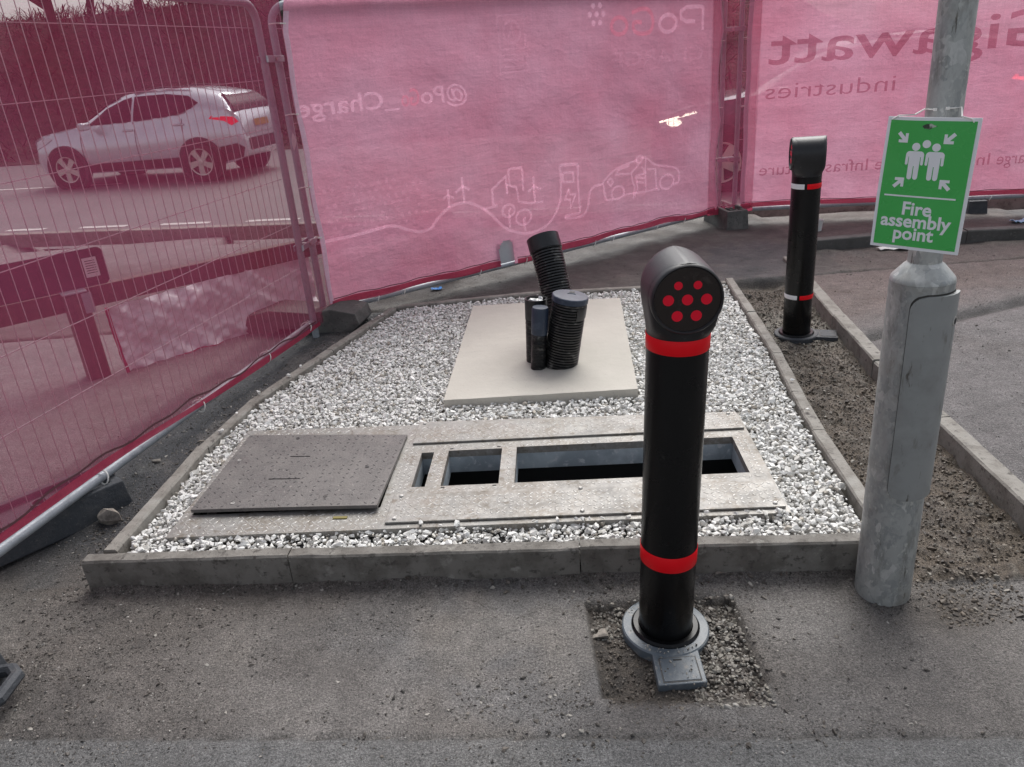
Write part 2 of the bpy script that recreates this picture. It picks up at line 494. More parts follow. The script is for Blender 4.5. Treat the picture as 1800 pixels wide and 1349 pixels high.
Z = np.where(isleft, left_z, Z)
Z = np.where(isright, .085 * sstep(1.3, 2.3, GY), Z)
mudz = .018 * sstep(1.85, 2.5, GY) + .045 * (1 - .7 * np.exp(-(((GX - 1.6) / .25) ** 2 + ((GY - 3.9) / .25) ** 2))) * (n_mid - .5) + .03 * (n_fin - .5)
Z = np.where(ismud, mudz, Z)
Z = np.where(GY > 4.72, np.maximum(Z * (1 - back), .075 * back) + .02 * (n_mid - .5) * back, Z)
ROADW = (GX + 4.31) * .2151 + (GY - 9.81) * .9766
near = (np.abs(GX) < 4) & (GY < 7) & (GY > .9)
Z += np.where(near, .008 * (n_mid - .5) + .004 * (n_fin - .5), 0)
Z *= 1 - sstep(6.0, 8.5, np.hypot(GX, GY))
bedpoly = FRONT + [(1.118, 1.92)] + RIGHT[1:] + BACK[::-1] + LEFT[::-1]
inbed = inpoly(GX, GY, bedpoly)
dbed = edge_dist(GX, GY, bedpoly)
Z = np.where(inbed & (dbed > .02), -.02, Z)
pit = [(-.5, 2.30), (.93, 2.18), (.96, 2.64), (-.46, 2.76)]
lidpit = [(-1.24, 2.30), (-.45, 2.20), (-.42, 2.88), (-1.2, 2.97)]
Z = np.where(inpoly(GX, GY, pit), -.75, Z)
Z = np.where(inpoly(GX, GY, lidpit) & (Z > -.5), -.3, Z)
# dirt banked against the front kerb
df = yf - GY
bank = np.exp(-np.clip(df, 0, 1) / .035) * (df > -.02) * (GX > -1.45) * (GX < 1.1) * .022 * (.3 + 1.4 * n_mid)
Z += np.where(inbed & (dbed > .02), 0, bank)
# excavated patch round the near bollard
dp = edge_dist(GX, GY, PATCH) + .012 * (n_mid - .5)
inp = inpoly(GX, GY, PATCH)
soft = np.where(GY < 1.47, .07, .012)
pd = sstep(0, 1, dp / soft) * inp
Z -= pd * .029
Z += inp * (.022 * (n_fin - .45) + .02 * (n_mid - .5)) * pd
# the long saw-cut across the foreground
ycut = 1.36 - .0958 * GX + .006 * (n_mid - .5)
cut = np.exp(-((GY - ycut) / .007) ** 2) * np.where(n_mid > .38, 1, .3)
Z -= np.where(near & (GX < 2), .006 * cut, 0)
# groove on the right; the step's shadow and wet soil are painted dark
ytr = 3.62 + .33 * (GX - 1.9)
tr = np.exp(-((GY - ytr) / .05) ** 2) * (GX > x2 + .03) * near
Z -= .03 * tr
tone = np.zeros(GX.shape + (3,))
def paint(mask, c):
    global tone
    mk = np.clip(mask, 0, 1)[..., None]
    tone = tone * (1 - mk) + np.array(c) * mk
paint(np.ones_like(GX), (.205, .191, .180))
paint(sstep(.42, .62, n_big) * .8, (.168, .148, .131))
paint(sstep(.5, .68, fbm(GX, GY, 2.2, 70)) * .6, (.165, .165, .168))
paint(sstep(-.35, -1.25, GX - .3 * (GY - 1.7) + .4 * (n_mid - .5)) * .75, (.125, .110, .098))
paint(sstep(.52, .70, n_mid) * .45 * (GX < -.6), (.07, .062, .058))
paint(sstep(.52, .64, fbm(GX, GY, 1.7, 140)) * .55 * (GY < yf), (.118, .106, .098))
paint(sstep(.56, .66, fbm(GX, GY, 3.4, 150)) * .5 * (GY < yf), (.215, .195, .175))
paint((GY < ycut - .004) * .6, (.165, .170, .172))
paint(cut * .6 * near, (.07, .065, .06))
paint(np.exp(-np.clip(df, 0, 1) / .05) * (df > -.02) * .55 * (n_mid * 1.4), (.13, .105, .085))
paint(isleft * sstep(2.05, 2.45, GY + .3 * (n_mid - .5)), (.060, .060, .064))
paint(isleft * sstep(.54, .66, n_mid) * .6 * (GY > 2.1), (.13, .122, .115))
xfence = -1.156 + .2628 * (GY - 4.337)
paint(sstep(-.30, -.42, GX - xfence + .05 * (n_mid - .5)) * (GY > .5), (.185, .172, .168))
paint(sstep(.5, .68, n_big) * (GX < xfence - .4) * .5, (.13, .12, .118))
paint(isright * 1.0, (.150, .140, .138))
paint(isright * sstep(3.6, 4.0, GY - .33 * (GX - 1.9) + .25 * (n_mid - .5)) * .9, (.135, .102, .090))
paint(isright * sstep(4.5, 4.9, GY + .2 * (n_big - .5)) * .5, (.10, .085, .075))
paint(isright * sstep(.55, .7, fbm(GX, GY, 3, 90)) * .4, (.11, .095, .088))
paint(tr * .9, (.035, .032, .030))  # dark line stands for the step's shadow plus wet soil
paint(ismud * 1.0, (.115, .090, .066))
paint(ismud * sstep(.46, .6, n_fin) * .8, (.068, .052, .040))
paint(ismud * np.exp(-(((GX - 1.58) / .3) ** 2 + ((GY - 3.98) / .28) ** 2)) * 1.1, (.20, .185, .155))
paint(ismud * sstep(.62, .72, n_fin) * .5, (.21, .185, .15))
paint(back * sstep(7.5, 6.5, GY) * (GX < 2.3), (.082, .073, .066))
paint(back * sstep(.5, .66, n_big) * sstep(7.5, 6.5, GY), (.060, .060, .062))
paint(back * sstep(.55, .7, n_mid) * .5 * sstep(7.5, 6.5, GY), (.13, .115, .10))
paint(pd, (.085, .070, .057))
paint(pd * sstep(.44, .6, n_fin) * .8, (.048, .040, .034))
halo = np.exp(-np.clip(dp, 0, 1) / .05) * (1 - inp) * (GX > .5) * sstep(.4, .6, n_mid)
paint(halo * .7, (.085, .072, .062))
paint(np.exp(-(((GX - 1.2) / .16) ** 2 + ((GY - 1.68) / .10) ** 2)) * sstep(.3, .5, n_mid + .1), (.085, .07, .057))
Z = np.where(ROADW > -1.33, -.2, Z)
ny, nx = GX.shape
idx = np.arange(ny * nx).reshape(ny, nx)
F = np.stack([idx[:-1, :-1], idx[:-1, 1:], idx[1:, 1:], idx[1:, :-1]], -1).reshape(-1, 4)
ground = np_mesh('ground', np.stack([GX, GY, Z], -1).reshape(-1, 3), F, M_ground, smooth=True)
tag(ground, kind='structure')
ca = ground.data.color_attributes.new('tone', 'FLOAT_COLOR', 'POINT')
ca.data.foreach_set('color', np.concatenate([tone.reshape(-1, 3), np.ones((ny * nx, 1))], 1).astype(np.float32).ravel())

def gz(x, y):
    i = int(np.clip(np.searchsorted(gy, y), 1, ny - 1)); j = int(np.clip(np.searchsorted(gx, x), 1, nx - 1))
    return float(Z[i, j])

# ---- stones
def hulls(k, npts, seed, flat=(1, .75, .6)):
    r = np.random.default_rng(seed)
    out = []
    for i in range(k):
        p = r.normal(size=(npts, 3)); p /= np.linalg.norm(p, axis=1)[:, None]
        p *= np.array(flat) * r.uniform(.75, 1.15, (npts, 1))
        bm = bmesh.new()
        for q in p: bm.verts.new(q)
        res = bmesh.ops.convex_hull(bm, input=bm.verts)
        loose = [v for v in bm.verts if not v.link_faces]
        bmesh.ops.delete(bm, geom=loose, context='VERTS')
        bmesh.ops.triangulate(bm, faces=bm.faces[:])
        bm.verts.index_update()
        out.append((np.array([v.co[:] for v in bm.verts]), np.array([[v.index for v in f.verts] for f in bm.faces])))
        bm.free()
    return out
HULL = hulls(14, 12, 3)
ROUND = hulls(8, 18, 9, (1, .85, .75))

def scatter(name, P, size, m, tones, templates, seed, tilt=1.0, smooth=False):
    r = np.random.default_rng(seed)
    Vs, Fs, Ts = [], [], []
    o = 0
    n = len(P)
    A = r.uniform(0, 2 * PI, (n, 3)); A[:, :2] *= tilt
    kind = r.integers(0, len(templates), n)
    for i in range(n):
        v, f = templates[kind[i]]
        ca_, sa = np.cos(A[i]), np.sin(A[i])
        Rz = np.array([[ca_[2], -sa[2], 0], [sa[2], ca_[2], 0], [0, 0, 1]])
        Rx = np.array([[1, 0, 0], [0, ca_[0], -sa[0]], [0, sa[0], ca_[0]]])
        q = (v * size[i]) @ (Rz @ Rx).T + P[i]
        Vs.append(q); Fs.append(f + o); Ts.append(np.repeat(tones[i][None], len(v), 0)); o += len(v)
    ob = np_mesh(name, np.concatenate(Vs), np.concatenate(Fs), m, smooth=smooth)
    T = np.concatenate(Ts)
    at = ob.data.color_attributes.new('tone', 'FLOAT_COLOR', 'POINT')
    at.data.foreach_set('color', np.concatenate([T, np.ones((len(T), 1))], 1).astype(np.float32).ravel())
    return ob

FR = [(-1.229, 2.205), (.872, 2.054), (.927, 2.782), (-1.157, 2.995)]     # steel surround, corners front-left, front-right, back-right, back-left
SL = [(-.317, 3.129), (.561, 3.081), (.704, 4.438), (-.202, 4.519)]       # concrete slab
def jitter_grid(x0, x1, y0, y1, s, seed):
    r = np.random.default_rng(seed)
    a, b = np.meshgrid(np.arange(x0, x1, s), np.arange(y0, y1, s))
    return np.stack([a.ravel(), b.ravel()], 1) + r.uniform(-.45, .45, (a.size, 2)) * s
pts, zs = [], []
for layer, (s, z0) in enumerate(((.0185, .070), (.0165, .086))):
    q = jitter_grid(-1.5, 1.5, 1.85, 4.8, s, 50 + layer)
    k = inpoly(q[:, 0], q[:, 1], bedpoly) & (edge_dist(q[:, 0], q[:, 1], bedpoly) > np.where(q[:, 1] < 2.2, .055, .032))
    dfr = edge_dist(q[:, 0], q[:, 1], FR); infr = inpoly(q[:, 0], q[:, 1], FR)
    k &= ~infr | (dfr < .012)
    k &= ~inpoly(q[:, 0], q[:, 1], SL)
    q = q[k]
    pts.append(q)
    hmap = .016 * (fbm(q[:, 0], q[:, 1], 5, 33) - .5)
    zs.append(z0 + hmap + np.where(q[:, 1] < 2.24, .017, .006) + np.random.default_rng(layer).uniform(-.006, .008, len(q)))
P = np.concatenate([np.concatenate(pts), np.concatenate(zs)[:, None]], 1)
r_ = np.random.default_rng(4)
# a few strays over the kerbs and along the surround
st = np.stack([r_.uniform(-.45, .86, 26), np.zeros(26), np.full(26, .127)], 1)
st[:, 1] = 2.148 - .072 * (st[:, 0] + .45) + np.abs(r_.normal(0, .012, 26)) - .008
st2 = []
for (x, y) in [(-1.30, 3.0), (-1.27, 3.18), (-1.23, 3.40), (-1.24, 3.42), (-1.15, 3.6), (-1.1, 3.72), (-.82, 4.42), (-.8, 4.47), (-.78, 4.5), (1.2, 2.75), (1.25, 3.05)]:
    st2.append((x + r_.uniform(-.015, .015), y, .13))
P = np.concatenate([P, st, np.array(st2)])
n = len(P)
size = r_.lognormal(math.log(.0106), .32, n)
size = np.clip(size, .005, .022)
g = r_.choice([0, 1, 2, 3], n, p=[.55, .28, .12, .05])
base = np.array([(.75, .745, .72), (.68, .67, .64), (.58, .565, .525), (.44, .405, .35)])[g] * r_.uniform(.85, 1.1, (n, 1))
gravel = scatter('gravel', P, size, M_gravel, base, HULL, 6)
tag(gravel, kind='stuff')
mb = MB()
mb.add([(x, y, .058) for x, y in bedpoly], [tuple(range(len(bedpoly)))])
# bed sheet is cut round the surround: build as ring of quads instead of one polygon
bx, by = np.arange(-1.46, 1.46, .04), np.arange(1.88, 4.76, .04)
vs, fs = [], []
for i in range(len(bx) - 1):
    for j in range(len(by) - 1):
        cx, cy = bx[i] + .02, by[j] + .02
        a = np.array([cx]); b = np.array([cy])
        if inpoly(a, b, bedpoly)[0] and edge_dist(a, b, bedpoly)[0] > .025 and not (inpoly(a, b, FR)[0] and edge_dist(a, b, FR)[0] > .05):
            o = len(vs)
            vs += [(bx[i], by[j], .06), (bx[i + 1], by[j], .06), (bx[i + 1], by[j + 1], .06), (bx[i], by[j + 1], .06)]
            fs.append((o, o + 1, o + 2, o + 3))
M_bed = mat('gravel_fines', (.30, .29, .275), .9, spots=[(60, .45, .62, (.16, .15, .14))], bump=(90, .8, .01))
tag(MB().add(vs, fs).build('gravel_bed', M_bed), kind='structure')

# pebbles and soil lumps in the excavated patch, rubble in the mud strip, clods on the ground
q = jitter_grid(.17, .61, 1.40, 1.84, .0095, 71)
k = inpoly(q[:, 0], q[:, 1], PATCH) & (edge_dist(q[:, 0], q[:, 1], PATCH) > .006)
q = q[k]
dens = np.where(q[:, 0] > .44 + .25 * (q[:, 1] - 1.6), 1.0, np.where(q[:, 1] > 1.70, .8, .6))
keep = r_.random(len(q)) < dens
q = q[keep]
zz = np.array([gz(x, y) for x, y in q]) + .001
size = np.clip(r_.lognormal(math.log(.0062), .3, len(q)), .003, .013)
lo = (q[:, 0] < .44 + .25 * (q[:, 1] - 1.6)) & (q[:, 1] < 1.70)
size = np.where(lo, size * .7, size)
tn = np.array([(.20, .185, .16), (.13, .115, .10), (.28, .265, .24), (.085, .072, .06)])[r_.choice(4, len(q), p=[.38, .3, .12, .2])]
tn = np.where(lo[:, None], tn * np.array((.55, .50, .46)), tn)
tag(scatter('pebbles', np.concatenate([q, zz[:, None]], 1), size, M_pebble, tn, ROUND, 8), kind='stuff')

q = jitter_grid(1.12, 2.0, 1.62, 4.7, .0125, 72)
k = (q[:, 0] > interp(RIGHT, q[:, 1]) + .035) & (q[:, 0] < interp(KERB2, q[:, 1]) - .05) & ((q[:, 1] > 1.86) | (q[:, 0] < 1.42))
q = q[k & (r_.random(len(q)) < .9)]
zz = np.array([gz(x, y) for x, y in q]) + .001
size = np.clip(r_.lognormal(math.log(.0050), .42, len(q)), .002, .018)
tn = np.array([(.135, .11, .085), (.09, .072, .055), (.22, .20, .17), (.055, .044, .036)])[r_.choice(4, len(q), p=[.4, .3, .08, .22])]
tag(scatter('rubble', np.concatenate([q, zz[:, None]], 1), size, M_pebble, tn, HULL, 9), kind='stuff')

cl = []
def cloud(x, y, sx, sy, n_, rot=0):
    a = r_.normal(size=(n_, 2)) * (sx, sy)
    c, s = math.cos(rot), math.sin(rot)
    cl.append(np.stack([x + a[:, 0] * c - a[:, 1] * s, y + a[:, 0] * s + a[:, 1] * c], 1))
for args in [(.02, 1.50, .13, .03, 90, -.1), (.10, 1.46, .08, .03, 60), (-.10, 1.545, .07, .03, 50), (-.44, 1.41, .03, .015, 26), (-.52, 1.42, .02, .012, 10), (-.55, 1.48, .02, .01, 10),
             (-.30, 1.50, .02, .02, 12), (-.6, 1.40, .02, .01, 8), (.0, 1.38, .12, .03, 40), (.25, 1.33, .12, .02, 40), (.75, 1.32, .1, .02, 30), (.2, 1.88, .09, .02, 45), (.62, 1.75, .05, .08, 60),
             (.64, 1.60, .04, .06, 50), (-1.0, 1.93, .12, .03, 60), (-1.25, 1.80, .12, .10, 110), (-1.3, 1.60, .12, .08, 110), (-1.1, 1.70, .2, .15, 110), (-.8, 1.72, .03, .02, 12), (1.05, 1.715, .05, .015, 50), (1.12, 1.74, .03, .03, 40), (.98, 1.75, .015, .03, 30), (.60, 1.30, .2, .03, 60), (.85, 1.5, .15, .1, 40), (-.2, 1.47, .06, .02, 40), (.75, 1.85, .15, .02, 40)]:
    cloud(*args)
a = np.stack([r_.uniform(-1.4, .95, 520), r_.uniform(1.28, 1.98, 520)], 1); cl.append(a)
x_ = r_.uniform(-1.45, 1.0, 420)
cl.append(np.stack([x_, 1.9545 - .0916 * (x_ - .13) - .008 - np.abs(r_.normal(0, .022, 420))], 1))
y_ = r_.uniform(2.25, 4.6, 1700)
cl.append(np.stack([interp(LEFT, y_) - .035 - np.abs(r_.normal(0, .16, 1700)), y_], 1))
y_ = r_.uniform(1.7, 2.5, 700)
cl.append(np.stack([-1.42 - np.abs(r_.normal(0, .14, 700)), y_], 1))
cl.append(np.stack([r_.uniform(1.7, 3.4, 200), r_.uniform(2.6, 5.2, 200)], 1))
cl.append(np.stack([r_.uniform(-.8, 2.6, 260), r_.uniform(4.86, 5.5, 260)], 1))
q = np.concatenate(cl)
k = ~inpoly(q[:, 0], q[:, 1], PATCH) & ~(inpoly(q[:, 0], q[:, 1], bedpoly))
q = q[k]
zz = np.array([gz(x, y) for x, y in q])
size = np.clip(r_.lognormal(math.log(.0036), .5, len(q)), .0015, .012)
tn = np.array([(.075, .065, .056), (.12, .105, .09), (.30, .28, .25), (.05, .045, .04)])[r_.choice(4, len(q), p=[.45, .25, .08, .22])]
tag(scatter('mud_clods', np.concatenate([q, zz[:, None]], 1), size, M_pebble, tn, HULL, 10), kind='stuff')

a_ = r_.uniform(0, 2 * PI, 150); d_ = r_.uniform(.088, .118, 150)
k = (np.cos(a_ - 3.6) > -.2)
fq = np.stack([.388 + d_ * np.cos(a_), 1.725 + d_ * np.sin(a_), np.full(150, -.006)], 1)[k]
fq = np.concatenate([fq, np.stack([r_.uniform(.34, .44, 22), r_.uniform(1.49, 1.60, 22), np.full(22, -.007)], 1)])
tag(scatter('grit', fq, np.clip(r_.lognormal(math.log(.0028), .4, len(fq)), .0012, .006), M_pebble, np.array([(.30, .28, .25), (.12, .105, .09), (.5, .48, .44)])[r_.choice(3, len(fq), p=[.5, .35, .15])], HULL, 14), kind='stuff')
# fine grit lying on the paving, thick on the left, thin elsewhere
HG = hulls(6, 6, 15, (1, .8, .7))
gq = np.stack([r_.uniform(-1.6, 1.1, 60000), r_.uniform(1.25, 2.1, 60000)], 1)
nz = fbm(gq[:, 0], gq[:, 1], 5, 111)
pr_ = np.clip(.05 + .8 * sstep(-.5, -1.35, gq[:, 0] - .2 * (gq[:, 1] - 1.6)) + .9 * sstep(.54, .68, nz) * .5, 0, .85)
gq = gq[(r_.random(len(gq)) < pr_ * .42) & ~inpoly(gq[:, 0], gq[:, 1], PATCH) & ~inpoly(gq[:, 0], gq[:, 1], bedpoly)]
lq_ = np.stack([-1.4 - np.abs(r_.normal(0, .3, 5000)), r_.uniform(2.0, 4.7, 5000)], 1)
lq_[:, 0] += interp(LEFT, lq_[:, 1]) + 1.37
rq_ = np.stack([r_.uniform(1.7, 3.4, 5000), r_.uniform(2.2, 5.3, 5000)], 1)
rq_ = rq_[rq_[:, 0] > interp(KERB2, rq_[:, 1]) + .05]
gq = np.concatenate([gq, lq_, rq_])
gzz = np.array([gz(x, y) for x, y in gq]) + .0005
gs = np.clip(r_.lognormal(math.log(.0026), .42, len(gq)), .001, .008)
gt = np.array([(.20, .18, .16), (.09, .078, .067), (.042, .037, .033), (.34, .32, .295)])[r_.choice(4, len(gq), p=[.36, .32, .2, .12])]
tag(scatter('grit', np.concatenate([gq, gzz[:, None]], 1), gs, M_pebble, gt, HG, 12), kind='stuff')

# ---- kerb edgings
def kerb_run(label, pts, w, z0, z1, lens, group='concrete kerb edgings', sag=.004, m=None):
    t = thing('kerb_edging', label, 'kerb', (pts[0][0], pts[0][1], 0), 0, group)
    P_ = [Vector((x, y, 0)) for x, y in pts]
    seg = [(P_[i + 1] - P_[i]).length for i in range(len(P_) - 1)]
    def at(s):
        for i, L in enumerate(seg):
            if s <= L or i == len(seg) - 1: return P_[i].lerp(P_[i + 1], s / L)
            s -= L
    s, tot, k = 0, sum(seg), 0
    while s < tot - .02:
        L = min(lens[k % len(lens)], tot - s)
        if tot - s - L < .12: L = tot - s
        a, b = at(s + .002), at(s + L - .002)
        d = (b - a).normalized(); nn = Vector((-d.y, d.x, 0))
        jz = random.uniform(-sag, sag); jn = random.uniform(-.003, .003)
        b_ = MB()
        N = max(2, int(L / .06)); ring = []
        ws = w / 2
        for i in range(N + 1):
            p = a.lerp(b, i / N) + nn * jn - P_[0]
            e = [random.uniform(-.0014, .0014) for _ in range(4)]
            ring += [p - nn * (ws + e[0]) + Vector((0, 0, z0)), p - nn * (ws + e[1]) + Vector((0, 0, z1 + jz - .006 - abs(e[3]))), p - nn * (ws - .006 + e[1]) + Vector((0, 0, z1 + jz + e[2])),
                     p + nn * (ws - .006 + e[2]) + Vector((0, 0, z1 + jz + e[0])), p + nn * (ws + e[3]) + Vector((0, 0, z1 + jz - .006 - abs(e[1]))), p + nn * (ws + e[0]) + Vector((0, 0, z0))]
        fs = [(0, 1, 2, 3, 4, 5), tuple(N * 6 + i for i in (5, 4, 3, 2, 1, 0))]
        for i in range(N):
            for j in range(6):
                j2 = (j + 1) % 6
                fs.append((i * 6 + j, (i + 1) * 6 + j, (i + 1) * 6 + j2, i * 6 + j2))
        b_.add(ring, fs).build('kerb_stone', m or M_kerb, t)
        s += L; k += 1
    return t
off = [(x + .003, y + .025) for x, y in FRONT]
kerb_run('grey concrete edging along the front of the white gravel bed', off, .05, -.04, KT, [.701, .941, .9], m=M_kerbfront)
kerb_run('grey concrete edging between the white gravel and the fence on the left', LEFT, .05, -.06, KT, [.735, .478, .667, .8])
kerb_run('low concrete edging along the back of the white gravel, behind the slab', BACK, .05, -.04, .108, [.9, .72, .6])
kerb_run('grey concrete edging dividing the white gravel from the brown mud strip', RIGHT, .052, -.04, KT, [.68, .36, .45, .63])
kerb_run('outer concrete edging between the mud strip and the footpath', KERB2, .07, -.05, .10, [.62, .59, .6, .655, .66], sag=.006)
kerb_run('dark upstand kerb lying in front of the far fence panel', [(2.18, 5.40), (2.75, 5.40), (3.75, 5.24), (5.2, 5.0)], .09, -.03, .155, [.56, .6, .43, .6], m=M_kerbdark)

# ---- steel service surround with lid, plates and openings
eu = Vector((.99742, -.07184, 0)); ev = Vector((.07184, .99742, 0)); FO = Vector((-1.229, 2.205, 0))
MF = Matrix(((eu.x, ev.x, 0, FO.x), (eu.y, ev.y, 0, FO.y), (0, 0, 1, 0), (0, 0, 0, 1)))
surround = thing('chamber_cover', 'galvanised chequer plate chamber surround with open slots set in white gravel', 'access cover')
surround.matrix_world = MF
def loc(x, y):
    d = Vector((x, y, 0)) - FO
    return d.dot(eu), d.dot(ev)
LX0, LX1, LY0, LY1 = .035, .722, .135, .735            # lid opening
HOLES = [(.812, .262, .862, .523), (.920, .262, 1.134, .530), (1.192, .262, 2.036, .535)]
W_, D_ = 2.105, .795
back_y = lambda x: .797 - (.797 - .735) * x / W_       # rear edge tapers slightly
cx_ = sorted({0, LX0, LX1, W_} | {h[0] for h in HOLES} | {h[2] for h in HOLES})
cy_ = sorted({0, LY0, LY1} | {h[1] for h in HOLES} | {h[3] for h in HOLES} | {.76})
def filled(x, y):
    if LX0 < x < LX1 and LY0 < y < LY1: return False
    return not any(h[0] < x < h[2] and h[1] < y < h[3] for h in HOLES)
TZ, TH = .118, .03
b = MB()
vid = {}
vs, fs = [], []
def vtx(i, j, z):
    key = (i, j, z)
    if key not in vid:
        x, y = cx_[i], cy_[j]
        if j == len(cy_) - 1: y = back_y(x)
        elif abs(y - LY1) < 1e-6 and x <= LX1 + 1e-6: y = .742 - .098 * (x - LX0)
        vid[key] = len(vs); vs.append((x, y, z))
    return vid[key]
cells = {(i, j) for i in range(len(cx_) - 1) for j in range(len(cy_) - 1) if filled((cx_[i] + cx_[i + 1]) / 2, (cy_[j] + cy_[j + 1]) / 2)}
for i, j in cells:
    fs.append((vtx(i, j, TZ), vtx(i + 1, j, TZ), vtx(i + 1, j + 1, TZ), vtx(i, j + 1, TZ)))
    for di, dj, (a, c) in ((-1, 0, ((0, 1), (0, 0))), (1, 0, ((1, 0), (1, 1))), (0, -1, ((0, 0), (1, 0))), (0, 1, ((1, 1), (0, 1)))):
        if (i + di, j + dj) not in cells:
            fs.append((vtx(i + a[0], j + a[1], TZ), vtx(i + a[0], j + a[1], TZ - TH), vtx(i + c[0], j + c[1], TZ - TH), vtx(i + c[0], j + c[1], TZ)))
b.add(vs, fs).build('surround_frame', M_steel, surround)
def plate(x0, x1, y0, y1, y0b=None, y1b=None):
    y0b = y0 if y0b is None else y0b; y1b = y1 if y1b is None else y1b
    MB().prism([(x0, y0), (x1, y0b), (x1 + .0, y1b), (x0, y1)], TZ + .0015, TZ + .009).build('cover_plate', M_steel, surround, bevel=.0015)
plate(.760, 2.095, .025, .205, .025, .188)
plate(.765, 2.095, .592, .785, .592, .736)
# tread lozenges
def loz(bm_, x, y, z, ang, L=.0125, w=.0029, hh=.0012):
    c, s = math.cos(ang), math.sin(ang)
    pts_ = [(-L, 0), (-L * .4, -w), (L * .4, -w), (L, 0), (L * .4, w), (-L * .4, w)]
    vs = [(x + px * c - py * s, y + px * s + py * c, z - .0003) for px, py in pts_] + [(x + .5 * (px * c - py * s), y + .5 * (px * s + py * c), z + hh) for px, py in pts_]
    bm_.add(vs, [(6, 7, 8, 9, 10, 11)] + [(i, (i + 1) % 6, 6 + (i + 1) % 6, 6 + i) for i in range(6)])
bt = MB()
i = 0
for iy in range(36):
    for ix in range(94):
        x, y = .012 + ix * .0222, .014 + iy * .0222
        m_ = .0105
        if y > back_y(x) - m_ or x > W_ - m_: continue
        if LX0 - m_ < x < LX1 + m_ and LY0 - m_ < y < LY1 + m_: continue
        if any(h[0] - m_ < x < h[2] + m_ and h[1] - m_ < y < h[3] + m_ for h in HOLES): continue
        onp = (.768 < x < 2.085) and (.037 < y < .180 or .605 < y < .73)
        edge = (.74 < x) and (abs(y - .02) < .014 or abs(y - .2) < .017 or abs(y - .592) < .014 or abs(y - .76) < .04)
        if edge and not onp: continue
        if random.random() < .10 + .5 * max(0, mnoise.noise((x * 5, y * 5, 3))): continue
        loz(bt, x, y, TZ + .009 if onp else TZ, (PI / 4 if (ix + iy) % 2 else -PI / 4) + random.uniform(-.25, .25), random.uniform(.0095, .0155))
tag(bt.build('tread_pattern', M_tread, surround), kind='stuff')
for (x, y) in [(.79, .045), (2.065, .045), (1.43, .045), (.79, .765), (2.06, .72), (.79, .188), (1.43, .19)]:
    MB().lathe([(.008, TZ + .008), (.008, TZ + .0125), (.005, TZ + .0145)], 8, Matrix.Translation((x, y, 0))).build('bolt', M_tread, surround)
for (x, y) in [(.93, .545), (1.12, .545), (.93, .25), (1.12, .25)]:
    MB().box((x, y, TZ + .0006), (.014, .006, .0012)).build('key_slot', M_pit, surround)
for h in HOLES:                                           # galvanised throat of each opening
    x0, y0, x1, y1 = h
    b = MB()
    T = .006
    zt, zb = TZ - TH + .001, .018
    for (cx, cy, sx, sy) in (((x0 + x1) / 2, y1 + T / 2 + .001, x1 - x0 + 2 * T, T), ((x0 + x1) / 2, y0 - T / 2 - .001, x1 - x0 + 2 * T, T), (x0 - T / 2 - .001, (y0 + y1) / 2, T, y1 - y0), (x1 + T / 2 + .001, (y0 + y1) / 2, T, y1 - y0)):
        b.box((cx, cy, (zt + zb) / 2), (sx, sy, zt - zb))
    b.build('throat_wall', M_galvwall, surround)
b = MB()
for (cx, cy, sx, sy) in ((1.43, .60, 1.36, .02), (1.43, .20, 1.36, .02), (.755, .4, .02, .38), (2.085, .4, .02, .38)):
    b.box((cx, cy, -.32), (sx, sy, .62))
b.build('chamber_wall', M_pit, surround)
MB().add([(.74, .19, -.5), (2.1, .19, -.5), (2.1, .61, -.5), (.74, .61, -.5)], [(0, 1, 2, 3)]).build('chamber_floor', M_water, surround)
b = MB()
for (cx, cy, sx, sy) in ((.378, LY1 + .03, .70, .02), (.378, LY0 - .012, .70, .02), (LX0 - .012, .435, .02, .60), (LX1 + .012, .435, .02, .60)):
    b.box((cx, cy, -.02), (sx, sy, .20))
b.build('lid_rim', M_pit, surround)

LC = [(-1.182, 2.334), (-.504, 2.261), (-.452, 2.812), (-1.146, 2.936)]
lid = thing('inspection_cover', 'dark square composite lid sitting slightly raised beside the open slots', 'lid', (-.82, 2.585, .12), 0)
def lidz(x, y):
    v = (y - 2.30) / .58
    return .144 - .014 * v
def lq(u, v):
    a = Vector(LC[0]).lerp(Vector(LC[1]), u); c = Vector(LC[3]).lerp(Vector(LC[2]), u)
    p = a.lerp(c, v)
    return (p.x + .82, p.y - 2.585, lidz(p.x, p.y) - .12 + .0015 * math.sin(u * PI))
b = MB()
N = 14
us = [i / N for i in range(N + 1)]
b.grid(lq, us, us)
rim = [(u, 0) for u in us] + [(1, v) for v in us[1:]] + [(u, 1) for u in us[::-1][1:]] + [(0, v) for v in us[::-1][1:-1]]
top = [lq(*p) for p in rim]
o = len(b.v)
b.v += top + [(x, y, z - .013) for x, y, z in top]
k = len(rim)
b.f += [(o + i, o + k + i, o + k + (i + 1) % k, o + (i + 1) % k) for i in range(k)] + [tuple(o + k + i for i in range(k - 1, -1, -1))]
b.build('lid_panel', M_lid, lid)
bt = MB()
for iy in range(18):
    for ix in range(22):
        u, v = (ix + .5) / 22 + random.uniform(-.006, .006), (iy + .5) / 18 + random.uniform(-.006, .006)
        p = lq(u, v)
        if random.random() < .42: continue
        loz(bt, p[0], p[1], p[2], (PI / 4 if (ix + iy) % 2 else -PI / 4) - .1, .010, .003, .0012)
M_lidtread = mat('lid_tread', (.04, .037, .037), .5, spots=[(60, .5, .62, (.10, .09, .086))])
tag(bt.build('tread_pattern', M_lidtread, lid), kind='stuff')
